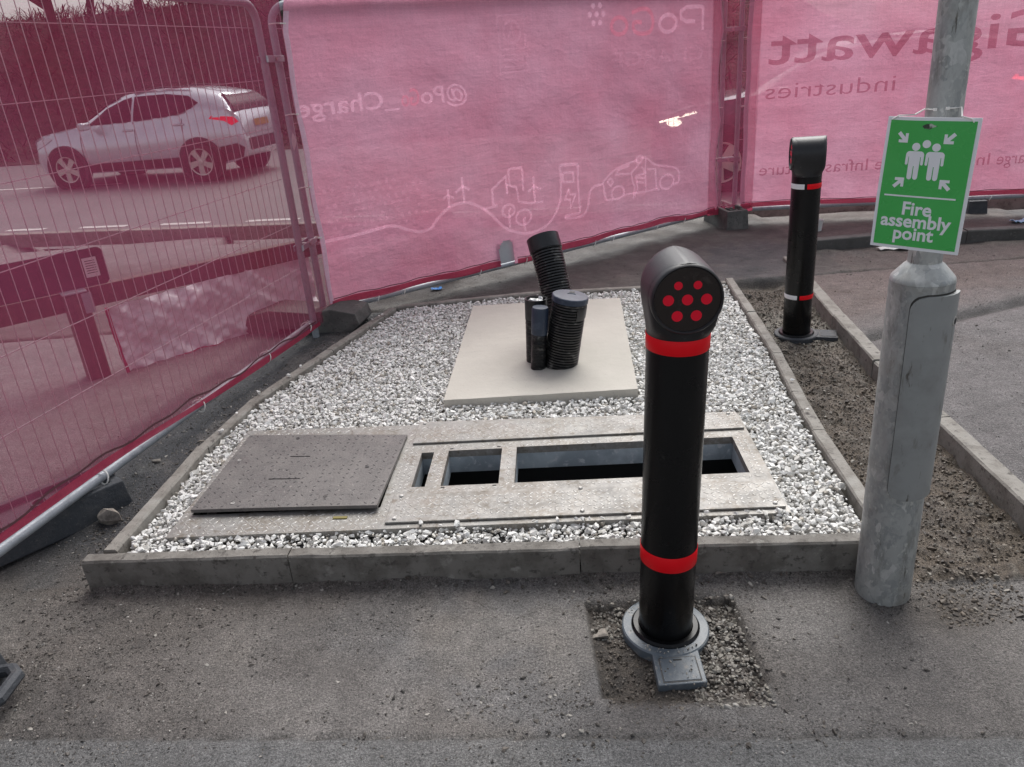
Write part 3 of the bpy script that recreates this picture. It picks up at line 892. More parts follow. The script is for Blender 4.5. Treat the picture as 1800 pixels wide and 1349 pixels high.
for (u0, v0, u1, v1) in [(.36, .66, .48, .66), (.32, .35, .50, .35)]:
    a, c = Vector(lq(u0, v0)), Vector(lq(u1, v1))
    MB().tube([a + Vector((0, 0, .001)), c + Vector((0, 0, .001))], .0017, 6).build('lifting_slot', M_lidtread, lid)
for (u, v) in [(.21, .06), (.85, .5), (.06, .62), (.33, .94), (.70, .12)]:
    p = lq(u, v)
    MB().lathe([(.008, 0), (.008, .002), (.005, .002), (.005, .001)], 10, Matrix.Translation(p)).build('screw_cap', M_tread if u < .3 else M_lidtread, lid)
MB().box((lq(.86, .0)[0], lq(.86, 0)[1] - .012, -.004), (.05, .012, .012), Matrix.Rotation(-.1, 4, 'Z')).build('yellow_seal', mat('yellow_seal', (.20, .165, .04), .6), lid)

# ---- concrete slab
slab = thing('concrete_slab', 'smooth pale concrete plinth slab carrying the black ducts', 'slab', (.19, 3.8, 0))
b = MB()
N = 16
def sq(u, v):
    a = Vector(SL[0]).lerp(Vector(SL[1]), u); c = Vector(SL[3]).lerp(Vector(SL[2]), u)
    p = a.lerp(c, v)
    e = .002 * mnoise.noise((u * 9, v * 9, 3))
    ex = .004 * mnoise.noise((u * 14, v * 14, 8)) if (u in (0, 1) or v in (0, 1)) else 0
    return (p.x - .19 + ex, p.y - 3.8 + ex, .132 + e)
us = [i / N for i in range(N + 1)]
b.grid(sq, us, us)
rim = [(u, 0) for u in us] + [(1, v) for v in us[1:]] + [(u, 1) for u in us[::-1][1:]] + [(0, v) for v in us[::-1][1:-1]]
k = len(rim); o = len(b.v)
top = [sq(*p) for p in rim]
b.v += top + [(x, y, 0.0) for x, y, z in top]
b.f += [(o + i, o + k + i, o + k + (i + 1) % k, o + (i + 1) % k) for i in range(k)]
b.build('slab_top', M_slab, slab)

# ---- ducts
def duct(label, base, top, r, ribbed=True, cap=None, bend=None, rib=.0135):
    base, top = Vector(base), Vector(top)
    t = thing('cable_duct', label, 'duct', base, 0, 'ducts rising from the concrete slab')
    L = (top - base).length
    pts_, rs = [], []
    n_ = int(L / (rib / 4)) if ribbed else 14
    for i in range(n_ + 1):
        s = i / n_
        p = (top - base) * s
        if bend: p += Vector(bend) * (4 * s * (1 - s))
        pts_.append(p)
        if ribbed:
            ph = (s * L / rib) % 1
            rs.append(r * (1.0 if ph < .58 else .90) + random.uniform(-.0006, .0006))
        else:
            rs.append(r * (1 + .02 * math.sin(i * 1.7)))
    MB().tube(pts_, rs, 28, caps=cap is None).build('duct_wall', M_duct, t, smooth=True, angle=30)
    return t, (top - base).normalized(), pts_
t, ax, pp = duct('short thick ribbed black duct closed by a cap with a square hole', (.245, 3.455, .11), (.308, 3.445, .466), .0835)
Mq = Matrix.Translation(pp[-1]) @ ax.to_track_quat('Z', 'Y').to_matrix().to_4x4()
cap = MB().lathe([(.0875, -.012), (.0875, .012), (.0835, .016), (.004, .018)], 32, Mq).build('end_cap', M_ductcap, t, smooth=True)
MB().box((.034, -.004, .0185), (.040, .040, .003), Mq).build('raised_panel', M_ductcap, cap)
MB().box((.036, -.006, .0205), (.026, .026, .002), Mq).build('square_hole', M_pit, cap)
MB().lathe([(.085, -.085), (.0865, -.08), (.0865, -.03), (.085, -.025)], 28, Mq, a0=-2.6, a1=.2).build('tape_wrap', M_tape, t, smooth=True)
b = MB()
b.grid(lambda u, v: (.085 + .05 * u, -.01 + .022 * v + .01 * math.sin(u * 4), -.07 - .045 * u + .008 * v), [i / 5 for i in range(6)], [0, 1], Mq)
o_ = b.build('loose_strap', M_tape, t)
o_.modifiers.new('thick', 'SOLIDIFY').thickness = .003
t, ax, pp = duct('tall ribbed black duct leaning back behind the capped one', (.295, 3.72, .10), (.222, 3.93, .655), .082, bend=(.012, -.03, 0))
Mq = Matrix.Translation(pp[-1]) @ (pp[-1] - pp[-4]).normalized().to_track_quat('Z', 'Y').to_matrix().to_4x4()
MB().lathe([(.085, -.075), (.086, -.07), (.086, .003), (.080, .004), (.080, -.02), (.002, -.022)], 32, Mq).build('end_wrap', M_tape, t, smooth=True)
t, ax, pp = duct('slim black duct on the left with a closed blue-black end', (.133, 3.425, .11), (.163, 3.43, .435), .037, rib=.0075)
Mq = Matrix.Translation(pp[-1]) @ ax.to_track_quat('Z', 'Y').to_matrix().to_4x4()
MB().lathe([(.039, -.13), (.040, -.12), (.0405, -.004), (.037, .004), (.003, .006)], 24, Mq).build('end_wrap', M_ductcap, t, smooth=True)
t, ax, pp = duct('open black duct stuffed with white filler behind the slim duct', (.135, 3.53, .11), (.150, 3.535, .45), .054, cap=1, rib=.010)
Mq = Matrix.Translation(pp[-1]) @ ax.to_track_quat('Z', 'Y').to_matrix().to_4x4()
MB().lathe([(.0555, -.10), (.056, .002), (.049, .002), (.049, -.045), (.002, -.045)], 24, Mq).build('end_wrap', M_tape, t, smooth=True)
b = MB()
for i in range(7):
    v, f = ROUND[i % 8]
    a = i * .95
    b.add(v * .019 + np.array((.024 * math.cos(a), .024 * math.sin(a), -.018 + .008 * (i % 3))), [tuple(x) for x in f], Mq)
b.build('white_filler', M_white, t, smooth=True, angle=60)
MB().lathe([(.105, .0), (.10, .006), (.085, .008)], 24, Matrix.Translation((.247, 3.452, .132)), cap0=False, cap1=False).build('mortar_collar', M_slab, slab, smooth=True)

# ---- bollards
def bollard(label, loc_, face, lean, plate_dir, bands, z_head=1.019, half=False, seed=0, base_r=.125, scale=1, bm=None):
    M_b = bm or M_base
    t = thing('bollard', label, 'bollard', loc_, 0, 'black reflective bollards')
    t.rotation_euler = lean
    t.scale = (scale,) * 3
    r = .0765
    Mz = Matrix.Rotation(face + PI / 2, 4, 'Z')            # local -Y is the face
    MB().lathe([(r, .0), (r, .905)], 48).build('post', M_boll, t, smooth=True)
    # head: loft of super-elliptic sections
    vs, fs = [], []
    n = 48
    zc, hr, hd = z_head, .0855, .084
    zs_ = [.9051, .912, .920, .930, .945, .96, .98, 1.0, 1.015, 1.03, 1.045, 1.06, 1.073, 1.084, 1.093, 1.099, 1.1025, 1.1042]
    for z in zs_:
        k = min(1, max(0, (z - .912) / .05)); k = k * k * (3 - 2 * k)
        dz = z - zc
        wc = math.sqrt(max(1e-5, hr * hr - dz * dz)) if abs(dz) < hr else .003
        w = max(wc, r) if z < zc else wc
        if z < zc: w = max(r, min(hr, r + (hr - r) * sstep(zc - .085, zc - .01, np.array(z)).item()))
        d = r + (hd - r) * k
        ex = 2 + 5 * k
        for i in range(n):
            a = 2 * PI * i / n
            c, s = math.cos(a), math.sin(a)
            rr = (abs(c) ** ex + abs(s) ** ex) ** (-1 / ex)
            vs.append((w * c * rr, d * s * rr, z))
    m_ = len(zs_)
    for i in range(m_ - 1):
        for j in range(n):
            fs.append((i * n + j, i * n + (j + 1) % n, (i + 1) * n + (j + 1) % n, (i + 1) * n + j))
    fs.append(tuple(range((m_ - 1) * n, m_ * n)))
    head = MB().add(vs, fs, Mz).build('head', M_bollhead, t, smooth=True, angle=50)
    for sgn in (1,):
        Md = Mz @ Matrix.Translation((0, -hd * sgn, zc)) @ Matrix.Rotation(PI / 2 * sgn, 4, 'X')
        MB().lathe([(.0842, -.03), (.0842, -.004), (.0825, .004), (.0795, .0065), (.0765, .004), (.0755, -.002)], 48, Md, cap0=False, cap1=False).build('rim', M_bollhead, head, smooth=True, angle=70)
        disc = MB().lathe([(.0760, -.006), (.0760, .0008), (.001, .0010)], 48, Md).build('reflector_disc', M_disc, t, smooth=True)
        spots = [(0, 0, .0128), (.0435, 0, .0128), (-.0435, 0, .0128), (.022, .034, .0098), (-.022, .034, .0098), (.022, -.0385, .0128), (-.022, -.0385, .0128)]
        for (x, y, q_) in spots:
            MB().lathe([(q_, .0008), (q_, .0018), (.0005, .002)], 24, Md @ Matrix.Translation((x, y, 0))).build('red_dot', M_reddot, disc)
    for (z0, z1) in bands:
        if half:
            a = face
            MB().lathe([(r + .0012, z0), (r + .0016, z0 + .001), (r + .0016, z1 - .001), (r + .0012, z1)], 30, a0=a - 1.12, a1=a + 1.35).build('reflective_band', M_bandwhite, t, smooth=True)
            MB().lathe([(r + .0012, z0), (r + .0016, z0 + .001), (r + .0016, z1 - .001), (r + .0012, z1)], 30, a0=a + 1.53, a1=a + 4.9).build('reflective_band', M_red, t, smooth=True)
        else:
            MB().lathe([(r + .0008, z0), (r + .0016, z0 + .001), (r + .0016, z1 - .001), (r + .0008, z1)], 48, cap0=False, cap1=False).build('reflective_band', M_red, t, smooth=True)
    MB().lathe([(.098, -.02), (.098, .010), (.092, .016), (.0785, .016)], 48, cap1=False).build('collar', M_boll, t, smooth=True)
    flange = MB().lathe([(base_r, -.05), (base_r, .002), (base_r - .004, .006), (.08, .007)], 48, cap1=False).build('base_flange', M_b, t, smooth=True)
    Mp = Matrix.Rotation(plate_dir + PI / 2, 4, 'Z')
    MB().prism([(-.071, -.222), (.060, -.222), (.068, -.10), (-.062, -.10)], -.05, .003, Mp).build('access_box', M_b, t, bevel=.003)
    lid_ = MB().prism([(-.053, -.212), (.045, -.212), (.050, -.130), (-.047, -.130)], .003, .0055, Mp).build('access_lid', M_b, t, bevel=.001)
    MB().prism([(-.012, -.141), (.012, -.141), (.012, -.136), (-.012, -.136)], .0056, .0062, Mp).build('lid_slot', M_pit, lid_)
    MB().prism([(-.0565, -.2155), (.0485, -.2155), (.0535, -.1265), (-.0505, -.1265)], .0032, .0038, Mp).build('lid_joint', M_foot, lid_)
    return t
bollard('tall near black bollard with red dots facing the viewer and two red bands', (.388, 1.725, -.014), -PI / 2 - .03, (0, R(1.6), 0), -PI / 2 + .02, [(.248, .296), (.876, .914)])
bollard('far black bollard turned sideways, with white and red split bands', (1.572, 3.85, .035), R(165), (0, R(-.6), 0), R(-18), [(.226, .251), (.842, .869)], half=True, base_r=.122, scale=.935, bm=M_rubber)

# ---- lamp post, sign
lp = thing('lamp_post', 'galvanised steel lamp post with wide lower section and narrow upper tube', 'lamp post', (1.052, 1.790, -.01))
lp.rotation_euler = (0, R(-.9), 0)
PR = .0745
MB().lathe([(PR + .002, -.1), (PR + .001, .02), (PR, .97)], 56).build('lower_section', M_galv, lp, smooth=True)
MB().lathe([(PR, .9705), (PR - .0015, .977), (PR - .005, .982), (.047, 1.008), (.041, 1.013), (.0385, 1.016)], 56, cap0=False, cap1=False).build('shoulder', M_galv, lp, smooth=True, angle=60)
MB().lathe([(.0385, 1.0), (.0385, 6.0)], 40).build('upper_tube', M_galv, lp, smooth=True)
cd = math.atan2(-1.79, -1.052)                               # direction from post to viewer
def door(grow=0, Rr=PR + .011, th=.0085):
    vs, fs = [], []
    A0, A1, Z0, Z1, rc = cd - .20 - grow / PR, cd + 1.98, .375 - grow, .948 + grow, .035
    nu, nv = 30, 40
    def pt(u, v, r):
        z = Z0 + (Z1 - Z0) * v
        inset = 0
        for e in (z - Z0, Z1 - z):
            if e < rc: inset = max(inset, rc - math.sqrt(max(0, rc * rc - (rc - e) ** 2)))
        ang = inset / PR
        a = A0 + ang + (A1 - A0 - 2 * ang) * u
        return (r * math.cos(a), r * math.sin(a), z)
    for r in (Rr, Rr - th):
        for j in range(nv + 1):
            v = j / nv
            v = v - math.sin(2 * PI * v) / (2 * PI) * .6
            for i in range(nu + 1): vs.append(pt(i / nu, v, r))
    W = nu + 1; off = W * (nv + 1)
    for j in range(nv):
        for i in range(nu):
            a = j * W + i
            fs.append((a, a + 1, a + W + 1, a + W)); fs.append((off + a, off + a + W, off + a + W + 1, off + a + 1))
    for j in range(nv):
        a = j * W; fs.append((a, a + W, off + a + W, off + a)); a += nu; fs.append((a, off + a, off + a + W, a + W))
    for i in range(nu):
        fs.append((i, off + i, off + i + 1, i + 1)); a = nv * W + i; fs.append((a, a + 1, off + a + 1, off + a))
    return MB().add(vs, fs)
door(.0035, PR + .0012, .002).build('door_seam', M_seam, lp, smooth=True, angle=35)
dr = door().build('access_door', M_galvdoor, lp, smooth=True, angle=35)
a = cd + 1.28
Ml = Matrix.Translation(((PR + .0105) * math.cos(a), (PR + .0105) * math.sin(a), .875)) @ Matrix.Rotation(a, 4, 'Z') @ Matrix.Rotation(PI / 2, 4, 'Y')
lk = MB().lathe([(.013, -.002), (.013, .0015), (.009, .002)], 16, Ml).build('lock', M_tread, dr)
MB().lathe([(.008, .0018), (.008, .0024), (.001, .0025)], 12, Ml).build('keyhole', M_pit, lk)

SW, SH, YAW, SROLL = .1905, .292, -.80, -.018
sign = thing('assembly_sign', 'green fire assembly point sign tied to the lamp post', 'sign', (.9545, 1.700, 1.207))
sr = Vector((math.cos(YAW), math.sin(YAW), 0)); sn = Vector((math.sin(YAW), -math.cos(YAW), 0)); su = Vector((0, 0, 1))
rr = math.cos(SROLL) * sr + math.sin(SROLL) * su; uu = -math.sin(SROLL) * sr + math.cos(SROLL) * su
sign.matrix_world = Matrix(((rr.x, uu.x, sn.x, .9535), (rr.y, uu.y, sn.y, 1.700), (rr.z, uu.z, sn.z, 1.207), (0, 0, 0, 1)))
SN = 24
def bow(x, y):                                                # the board is bent back a little at its upper left
    return -.10 * max(0, -x / SW - .05) ** 2 * max(0, y / SH + .1) - .02 * (x / SW) ** 2 * .3
def flat_poly(poly, z0, th, m, parent, name):
    """polygon in board coordinates, densified and laid on the bowed board"""
    dense = []
    n = len(poly)
    for i in range(n):
        a, c = Vector(poly[i]), Vector(poly[(i + 1) % n])
        k = max(1, int((c - a).length / .012))
        dense += [a.lerp(c, j / k) for j in range(k)]
    bm = bmesh.new()
    vs = [bm.verts.new((p.x, p.y, 0)) for p in dense]
    bm.faces.new(vs)
    bmesh.ops.triangulate(bm, faces=bm.faces[:])
    for v in bm.verts: v.co.z = bow(v.co.x, v.co.y) + z0
    me = bpy.data.meshes.new(name)
    bm.to_mesh(me); bm.free()
    me.materials.append(m)
    o = bpy.data.objects.new(name, me); COL.objects.link(o); o.parent = parent
    s = o.modifiers.new('thick', 'SOLIDIFY'); s.thickness = th; s.offset = 1 if me.polygons[0].normal.z > 0 else -1
    return o
def board(x0, x1, y0, y1, z0, th, m, name, parent):
    b = MB()
    us = [x0 + (x1 - x0) * i / SN for i in range(SN + 1)]; vv = [y0 + (y1 - y0) * i / SN for i in range(SN + 1)]
    b.grid(lambda x, y: (x, y, bow(x, y) + z0), us, vv)
    o = b.build(name, m, parent)
    s = o.modifiers.new('thick', 'SOLIDIFY'); s.thickness = th; s.offset = 1
    return o
bd = board(-SW / 2, SW / 2, -SH / 2, SH / 2, -.0025, .0035, M_signwhite, 'board', sign)
g_ = board(-SW / 2 + .007, SW / 2 - .007, -SH / 2 + .007, SH / 2 - .007, .0011, .0006, M_green, 'green_panel', sign)
# board pixels: x 0..200 to the right, y 0..300 downwards (fractions of the board)
def bp(x, y): return ((x - .5) * SW, (.5 - y) * SH)
def arrow(tip, d, name='arrow'):
    d = Vector(d).normalized()
    T = Vector(bp(*tip))
    e1 = (Vector((1, 0)) if d.x > 0 else Vector((-1, 0))); e2 = (Vector((0, 1)) if d.y > 0 else Vector((0, -1)))
    A, th = .0200, .0062
    q = T - e1 * (th * 1.9) - e2 * th
    q2 = T - e2 * (th * 1.9) - e1 * th
    pts_ = [T, T - e1 * A, T - e1 * A - e2 * th, q, q - d * .017, q2 - d * .017, q2, T - e2 * A - e1 * th, T - e2 * A]
    return flat_poly([tuple(p) for p in pts_], .0017, .0005, M_signwhite, sign, name)
arrow((.268, .185), (1, -1)); arrow((.655, .185), (-1, -1)); arrow((.290, .445), (1, 1)); arrow((.680, .445), (-1, 1))
def circ(c, r, n=20): return [(c[0] + r * math.cos(2 * PI * i / n), c[1] + r * math.sin(2 * PI * i / n)) for i in range(n)]
def figure(cx, top):
    """standing sign figure: head and body"""
    x, y = bp(cx, top)
    flat_poly(circ((x, y + .0095), .0086), .0017, .0005, M_signwhite, sign, 'figure_head')
    def arc(c, r, a0, a1, n=6): return [(c[0] + r * math.cos(R(a0 + (a1 - a0) * i / n)), c[1] + r * math.sin(R(a0 + (a1 - a0) * i / n))) for i in range(n + 1)]
    half = arc((.0110, y - .008), .008, 90, 0)
    half += arc((.0162, y - .027), .0028, 0, -180, 5)
    half += [(.0130, y - .012), (.0118, y - .012)]
    half += arc((.0062, y - .0565), .0051, 0, -180)
    half += [(.0008, y - .032)]
    flat_poly([(x + px, py) for px, py in half] + [(x - px, py) for px, py in half[::-1]], .0017, .0005, M_signwhite, sign, 'figure_body')
figure(.372, .245); figure(.590, .245)
x, y = bp(.482, .190); flat_poly(circ((x, y), .0086), .0017, .0005, M_signwhite, sign, 'figure_head')
flat_poly([bp(.09, .590), bp(.09, .578), bp(.88, .578), bp(.88, .590)], .0017, .0005, M_signwhite, sign, 'rule_line')
flat_poly([bp(.40, .062), bp(.44, .048), bp(.50, .043), bp(.53, .055), bp(.57, .06), bp(.52, .072), bp(.49, .085), bp(.43, .08)], .0017, .0003, M_dirtmark, sign, 'sticker_residue')

def text_geo(s, size, bold=0.0, res=3, mirror=False, width=None, align='LEFT', space=1.0):
    cu = bpy.data.curves.new('lettering', 'FONT')
    cu.body = s; cu.size = 1; cu.offset = bold; cu.resolution_u = res; cu.fill_mode = 'FRONT'; cu.space_character = space
    o = bpy.data.objects.new('lettering', cu); COL.objects.link(o)
    dg = bpy.context.evaluated_depsgraph_get()
    me = bpy.data.meshes.new_from_object(o.evaluated_get(dg))
    bm = bmesh.new(); bm.from_mesh(me)
    bmesh.ops.triangulate(bm, faces=bm.faces[:])
    bm.verts.index_update()
    V = np.array([v.co[:2] for v in bm.verts]); F_ = [tuple(v.index for v in f.verts) for f in bm.faces]
    bm.free(); bpy.data.meshes.remove(me); bpy.data.objects.remove(o); bpy.data.curves.remove(cu)
    V[:, 0] -= V[:, 0].min()
    w = V[:, 0].max()
    V = V * size
    if width: V[:, 0] *= width / (w * size)
    w = V[:, 0].max()
    if align == 'CENTER': V[:, 0] -= w / 2
    return V, F_, w
for s_, yy in (('Fire', .725), ('assembly', .822), ('point', .920)):
    V, F_, w = text_geo(s_, .0412, .026, align='CENTER')
    x0, y0 = bp(.485, yy)
    MB().add([(x0 + a, y0 + c, bow(x0 + a, y0 + c) + .0021) for a, c in V], F_).build('sign_lettering', M_signwhite, sign)
def curve_tie(label, pts_, r=.0016, group='white cable ties'):
    t = MB()
    t.tube(pts_, r, 6)
    p = Vector(pts_[-1])
    t.box(p, (.006, .006, .006))
    o = t.build('cable_tie', M_tie)
    return tag(o, label, 'cable tie', group)
def sg(x, y, z=0):
    x, y = bp(x, y)
    return sign.matrix_world @ Vector((x, y, z + bow(x, y)))
pc = Vector((1.052 - .021, 1.79, 0))
def hoop(z): return [Vector((pc.x + .044 * math.cos(a), pc.y + .044 * math.sin(a), z)) for a in np.linspace(cd - 1.5, cd - 2 * PI + 1.5, 14)]
tie1 = [sg(.05, .02, .003), sg(.12, -.008, .002), sg(.3, -.018, 0)] + [Vector((pc.x + .042 * math.cos(a), pc.y + .042 * math.sin(a), 1.362)) for a in (cd - 1.2, cd - .8, cd - .45)]
curve_tie('white cable tie at the upper left corner of the green sign', tie1)
tie2 = [sg(.93, .03, .003), sg(.90, .005, .004), sg(.8, -.01, .003)] + [Vector((pc.x + .042 * math.cos(a), pc.y + .042 * math.sin(a), 1.364)) for a in (cd + .9, cd + .5, cd + .15)]
curve_tie('white cable tie at the upper right corner of the green sign', tie2)

# ------------------------------------------------------------------ fence
class Panel:
    def __init__(s, A, B):
        s.A = Vector((A[0], A[1], 0)); d = Vector((B[0] - A[0], B[1] - A[1], 0)); s.L = d.length; s.d = d.normalized()
        s.n = Vector((s.d.y, -s.d.x, 0))                       # towards the viewer
        s.M = Matrix(((s.d.x, s.n.x, 0, A[0]), (s.d.y, s.n.y, 0, A[1]), (0, 0, 1, 0), (0, 0, 0, 1)))
    def at(s, u, z, off=0): return s.A + s.d * u + s.n * off + Vector((0, 0, z))
P1R, P2L, P2R, P3L = (-1.156, 4.337), (-1.129, 4.529), (1.908, 6.562), (2.045, 6.555)
d1 = Vector((.25417, .96716, 0))
PN1 = Panel((P1R[0] - 3.5 * d1.x, P1R[1] - 3.5 * d1.y), P1R)
PN2 = Panel(P2L, P2R)
PN3 = Panel(P3L, (P3L[0] + .98710 * 3.5, P3L[1] - .16011 * 3.5))
ZT, ZB = 1.885, .17
def fence_panel(pn, label):
    t = thing('mesh_fence', label, 'fence', pn.A, 0, 'temporary mesh fence panels')
    t.matrix_world = pn.M
    L = pn.L
    rad = .10
    def side(x, sg_):
        p = [(x, 0, .03), (x, 0, .6), (x, 0, 1.2), (x, 0, ZT - rad)]
        p += [(x + sg_ * rad * (1 - math.cos(a)), 0, ZT - rad + rad * math.sin(a)) for a in np.linspace(.2, PI / 2, 7)]
        return p
    MB().tube(side(0, 1), .0205, 14).build('upright', M_gtube, t, smooth=True)
    MB().tube(side(L, -1), .0205, 14).build('upright', M_gtube, t, smooth=True)
    MB().tube([(rad + .002, 0, ZT), (L / 2, 0, ZT), (L - rad - .002, 0, ZT)], .0205, 14).build('top_rail', M_gtube, t, smooth=True)
    MB().tube([(.021, 0, ZB), (L / 2, 0, ZB), (L - .021, 0, ZB)], .019, 14).build('bottom_rail', M_gtube, t, smooth=True)
    n = int(round(L / .060))
    b = MB()
    for i in range(1, n):
        x = L * i / n
        b.tube([(x, -.020, ZB), (x, -.020, ZT)], .0016, 4, caps=False)
    b.build('vertical_wires', M_wire, t, smooth=True)
    for z in (.50, .75, 1.01, 1.28, 1.52, 1.77):
        MB().tube([(.01, -.024, z), (L - .01, -.024, z)], .0021, 4, caps=False).build('horizontal_wire', M_wire, t, smooth=True)
    return t
fence_panel(PN1, 'left mesh fence panel with thin vertical wires behind sheer pink scrim')
fence_panel(PN2, 'middle mesh fence panel carrying the banner with line drawings')
fence_panel(PN3, 'right mesh fence panel carrying the banner with dark lettering')

class Sheet:
    """a cloth hung on a panel; bulge() is its relief towards the viewer"""
    def __init__(s, pn, off, amp, seed): s.pn, s.off, s.amp, s.seed = pn, off, amp, seed
    def p(s, u, z, lift=0):
        a = mnoise.noise((u * 1.1, z * 1.3, s.seed)) * 1.0 + mnoise.noise((u * 2.7 + z * 1.5, z * 2.0, s.seed + 5)) * .45
        c = mnoise.noise((u * 6 + z * 5, z * 5 - u * 2, s.seed + 9)) * .10
        e = min(1, max(0, min(z - .2, 1.85 - z, u - .05, s.pn.L - u - .05) / .3))
        return s.pn.at(u, z, s.off + s.amp * (a * e + c * (.35 + .65 * e)) + lift)
SH1, SH2, SH3 = Sheet(PN1, .027, .012, 2.2), Sheet(PN2, .032, .022, 7.7), Sheet(PN3, .032, .018, 15.1)
def cloth(name, sheet, u0, u1, z0, z1, m, nu, nv, parent=None, lift=0):
    b = MB()
    f0 = u0 if callable(u0) else (lambda z: u0); f1 = u1 if callable(u1) else (lambda z: u1)
    g0 = z0 if callable(z0) else (lambda u: z0); g1 = z1 if callable(z1) else (lambda u: z1)
    def fn(a, c):
        zz_ = (g0(0) + g1(0)) / 2
        zr = g0(0) + (g1(0) - g0(0)) * c
        u = f0(zr) + (f1(zr) - f0(zr)) * a
        z = g0(u) + (g1(u) - g0(u)) * c
        return sheet.p(u, z, lift)
    b.grid(fn, [i / nu for i in range(nu + 1)], [i / nv for i in range(nv + 1)])
    return b.build(name, m, parent, smooth=True, angle=180)
def scallop(z, amp, ph=0): return amp * math.sin((z + ph) * 2 * PI / .55)

# sheer scrim on the left panel, wrapped round its rail at the far end
L1 = PN1.L
hz1 = lambda u: .158 + .055 * float(sstep(2.9, 1.6, np.array(u))) - .012 * float(sstep(2.7, 3.3, np.array(u)))
scr = thing('scrim_sheet', 'sheer pink scrim tied over the left fence panel, the car showing through', 'scrim')
cloth('scrim_cloth', SH1, .02, L1 + .22, lambda u: hz1(u), 1.93, M_scrim, 110, 50, scr)
cloth('bottom_hem', SH1, .02, L1 + .02, lambda u: hz1(u) - .004, lambda u: hz1(u) + .026 + .006 * math.sin(u * 5), M_hem, 110, 3, scr, .004)
def stitch(sheet, pts_, m, name, parent, w=.006):
    b = MB()
    for i in range(len(pts_) - 1):
        (u0, z0), (u1, z1) = pts_[i], pts_[i + 1]
        b.add([sheet.p(u0, z0 - w / 2, .008), sheet.p(u1, z1 - w / 2, .008), sheet.p(u1, z1 + w / 2, .008), sheet.p(u0, z0 + w / 2, .008)], [(0, 1, 2, 3)])
    return b.build(name, m, parent)
M_fray = mat('frayed_cord', (.10, .035, .045), .8)
fz = [(u, hz1(u) + .045 + .008 * math.sin(u * 9) + .006 * math.sin(u * 23)) for u in np.linspace(.1, L1 - .03, 70)]
stitch(SH1, fz, M_fray, 'frayed_cord', scr, .009)

# sheer scrim showing in the gap between the middle and right panels
gap = thing('scrim_sheet', 'narrow strip of sheer pink scrim in the gap between the two banners', 'scrim')
GP = Panel((P2R[0] - .16 * PN2.d.x, P2R[1] - .16 * PN2.d.y), (P3L[0] + .14 * PN3.d.x, P3L[1] + .14 * PN3.d.y))
SHG = Sheet(GP, .03, 0, 1)
cloth('scrim_cloth', SHG, 0, GP.L, .19, 1.93, M_scrim, 8, 20, gap)
cloth('bottom_hem', SHG, 0, GP.L, .160, .205, M_hem, 8, 2, gap, .003)

# ---- banner 2
ban2 = thing('banner', 'pink banner with pale mirrored lettering and line drawing of a charging car', 'banner')
L2 = PN2.L
bl2 = lambda z: .035 + scallop(z, .006, .1) + (.03 * max(0, z - 1.75) / .1 if z > 1.75 else 0)
br2 = lambda z: L2 - .075 - .045 * abs(math.sin((z - .24) * PI / .68)) * 1.0 + .03
bz2 = lambda u: .188 + .012 * math.sin(u * 3.1) + .006 * math.sin(u * 11)
TEAR = (1.385, .245)
def cloth_cut(name, sheet, f0, f1, g0, z1, m, nu, nv, hole, parent):
    b = MB(); us = [i / nu for i in range(nu + 1)]; vv = [i / nv for i in range(nv + 1)]
    pos = []
    for c in vv:
        zr = .19 + (z1 - .19) * c
        for a in us:
            u = f0(zr) + (f1(zr) - f0(zr)) * a
            z = g0(u) + (z1 - g0(u)) * c
            pos.append((u, z))
    fs = []
    W = nu + 1
    for j in range(nv):
        for i in range(nu):
            q = [j * W + i, j * W + i + 1, (j + 1) * W + i + 1, (j + 1) * W + i]
            u = sum(pos[k][0] for k in q) / 4; z = sum(pos[k][1] for k in q) / 4
            if not hole(u, z): fs.append(tuple(q))
    b.add([sheet.p(u, z) for u, z in pos], fs)
    return b.build(name, m, parent, smooth=True, angle=180)
def tear(u, z):
    du = (u - TEAR[0]); top_ = .345 - .9 * max(0, abs(du - .005) - .028) - .2 * abs(du)
    return abs(du) < .062 and z < top_ + .01
cloth_cut('banner_cloth', SH2, bl2, br2, bz2, 1.915, M_banner, 260, 130, tear, ban2)
def edge_strip(name, sheet, f, w, z0, z1, m, parent, n=60, lift=.004):
    b = MB()
    zs_ = [z0 + (z1 - z0) * i / n for i in range(n + 1)]
    vs = []
    for z in zs_: vs += [sheet.p(f(z), z, lift), sheet.p(f(z) + w, z, lift)]
    b.add(vs, [(2 * i, 2 * i + 1, 2 * i + 3, 2 * i + 2) for i in range(n)])
    return b.build(name, m, parent, smooth=True, angle=180)
edge_strip('edge_hem', SH2, bl2, .030, .22, 1.85, M_edge, ban2)
edge_strip('edge_hem', SH2, br2, -.016, .22, 1.90, M_edge, ban2)
b = MB()
us_ = np.linspace(.05, L2 - .08, 120)
vs = []
for u in us_:
    k = tear(u, .25)
    vs += [SH2.p(u, bz2(u) - .004, .005), SH2.p(u, bz2(u) + .036 + .006 * math.sin(u * 7), .005)]
b.add(vs, [(2 * i, 2 * i + 2, 2 * i + 3, 2 * i + 1) for i in range(len(us_) - 1) if not tear(us_[i], .25)])
b.build('bottom_hem', M_hem, ban2, smooth=True, angle=180)
fz = [(u, bz2(u) + .042 + .006 * math.sin(u * 7) + .003 * math.sin(u * 31)) for u in np.linspace(.06, L2 - .1, 130) if not tear(u, .25)]
b = MB()
for i in range(len(fz) - 1):
    (u0, z0), (u1, z1) = fz[i], fz[i + 1]
    if u1 - u0 > .06: continue
    b.add([SH2.p(u0, z0, .007), SH2.p(u1, z1, .007), SH2.p(u1, z1 + .005, .007), SH2.p(u0, z0 + .005, .007)], [(0, 1, 2, 3)])
b.build('frayed_cord', M_fray, ban2)
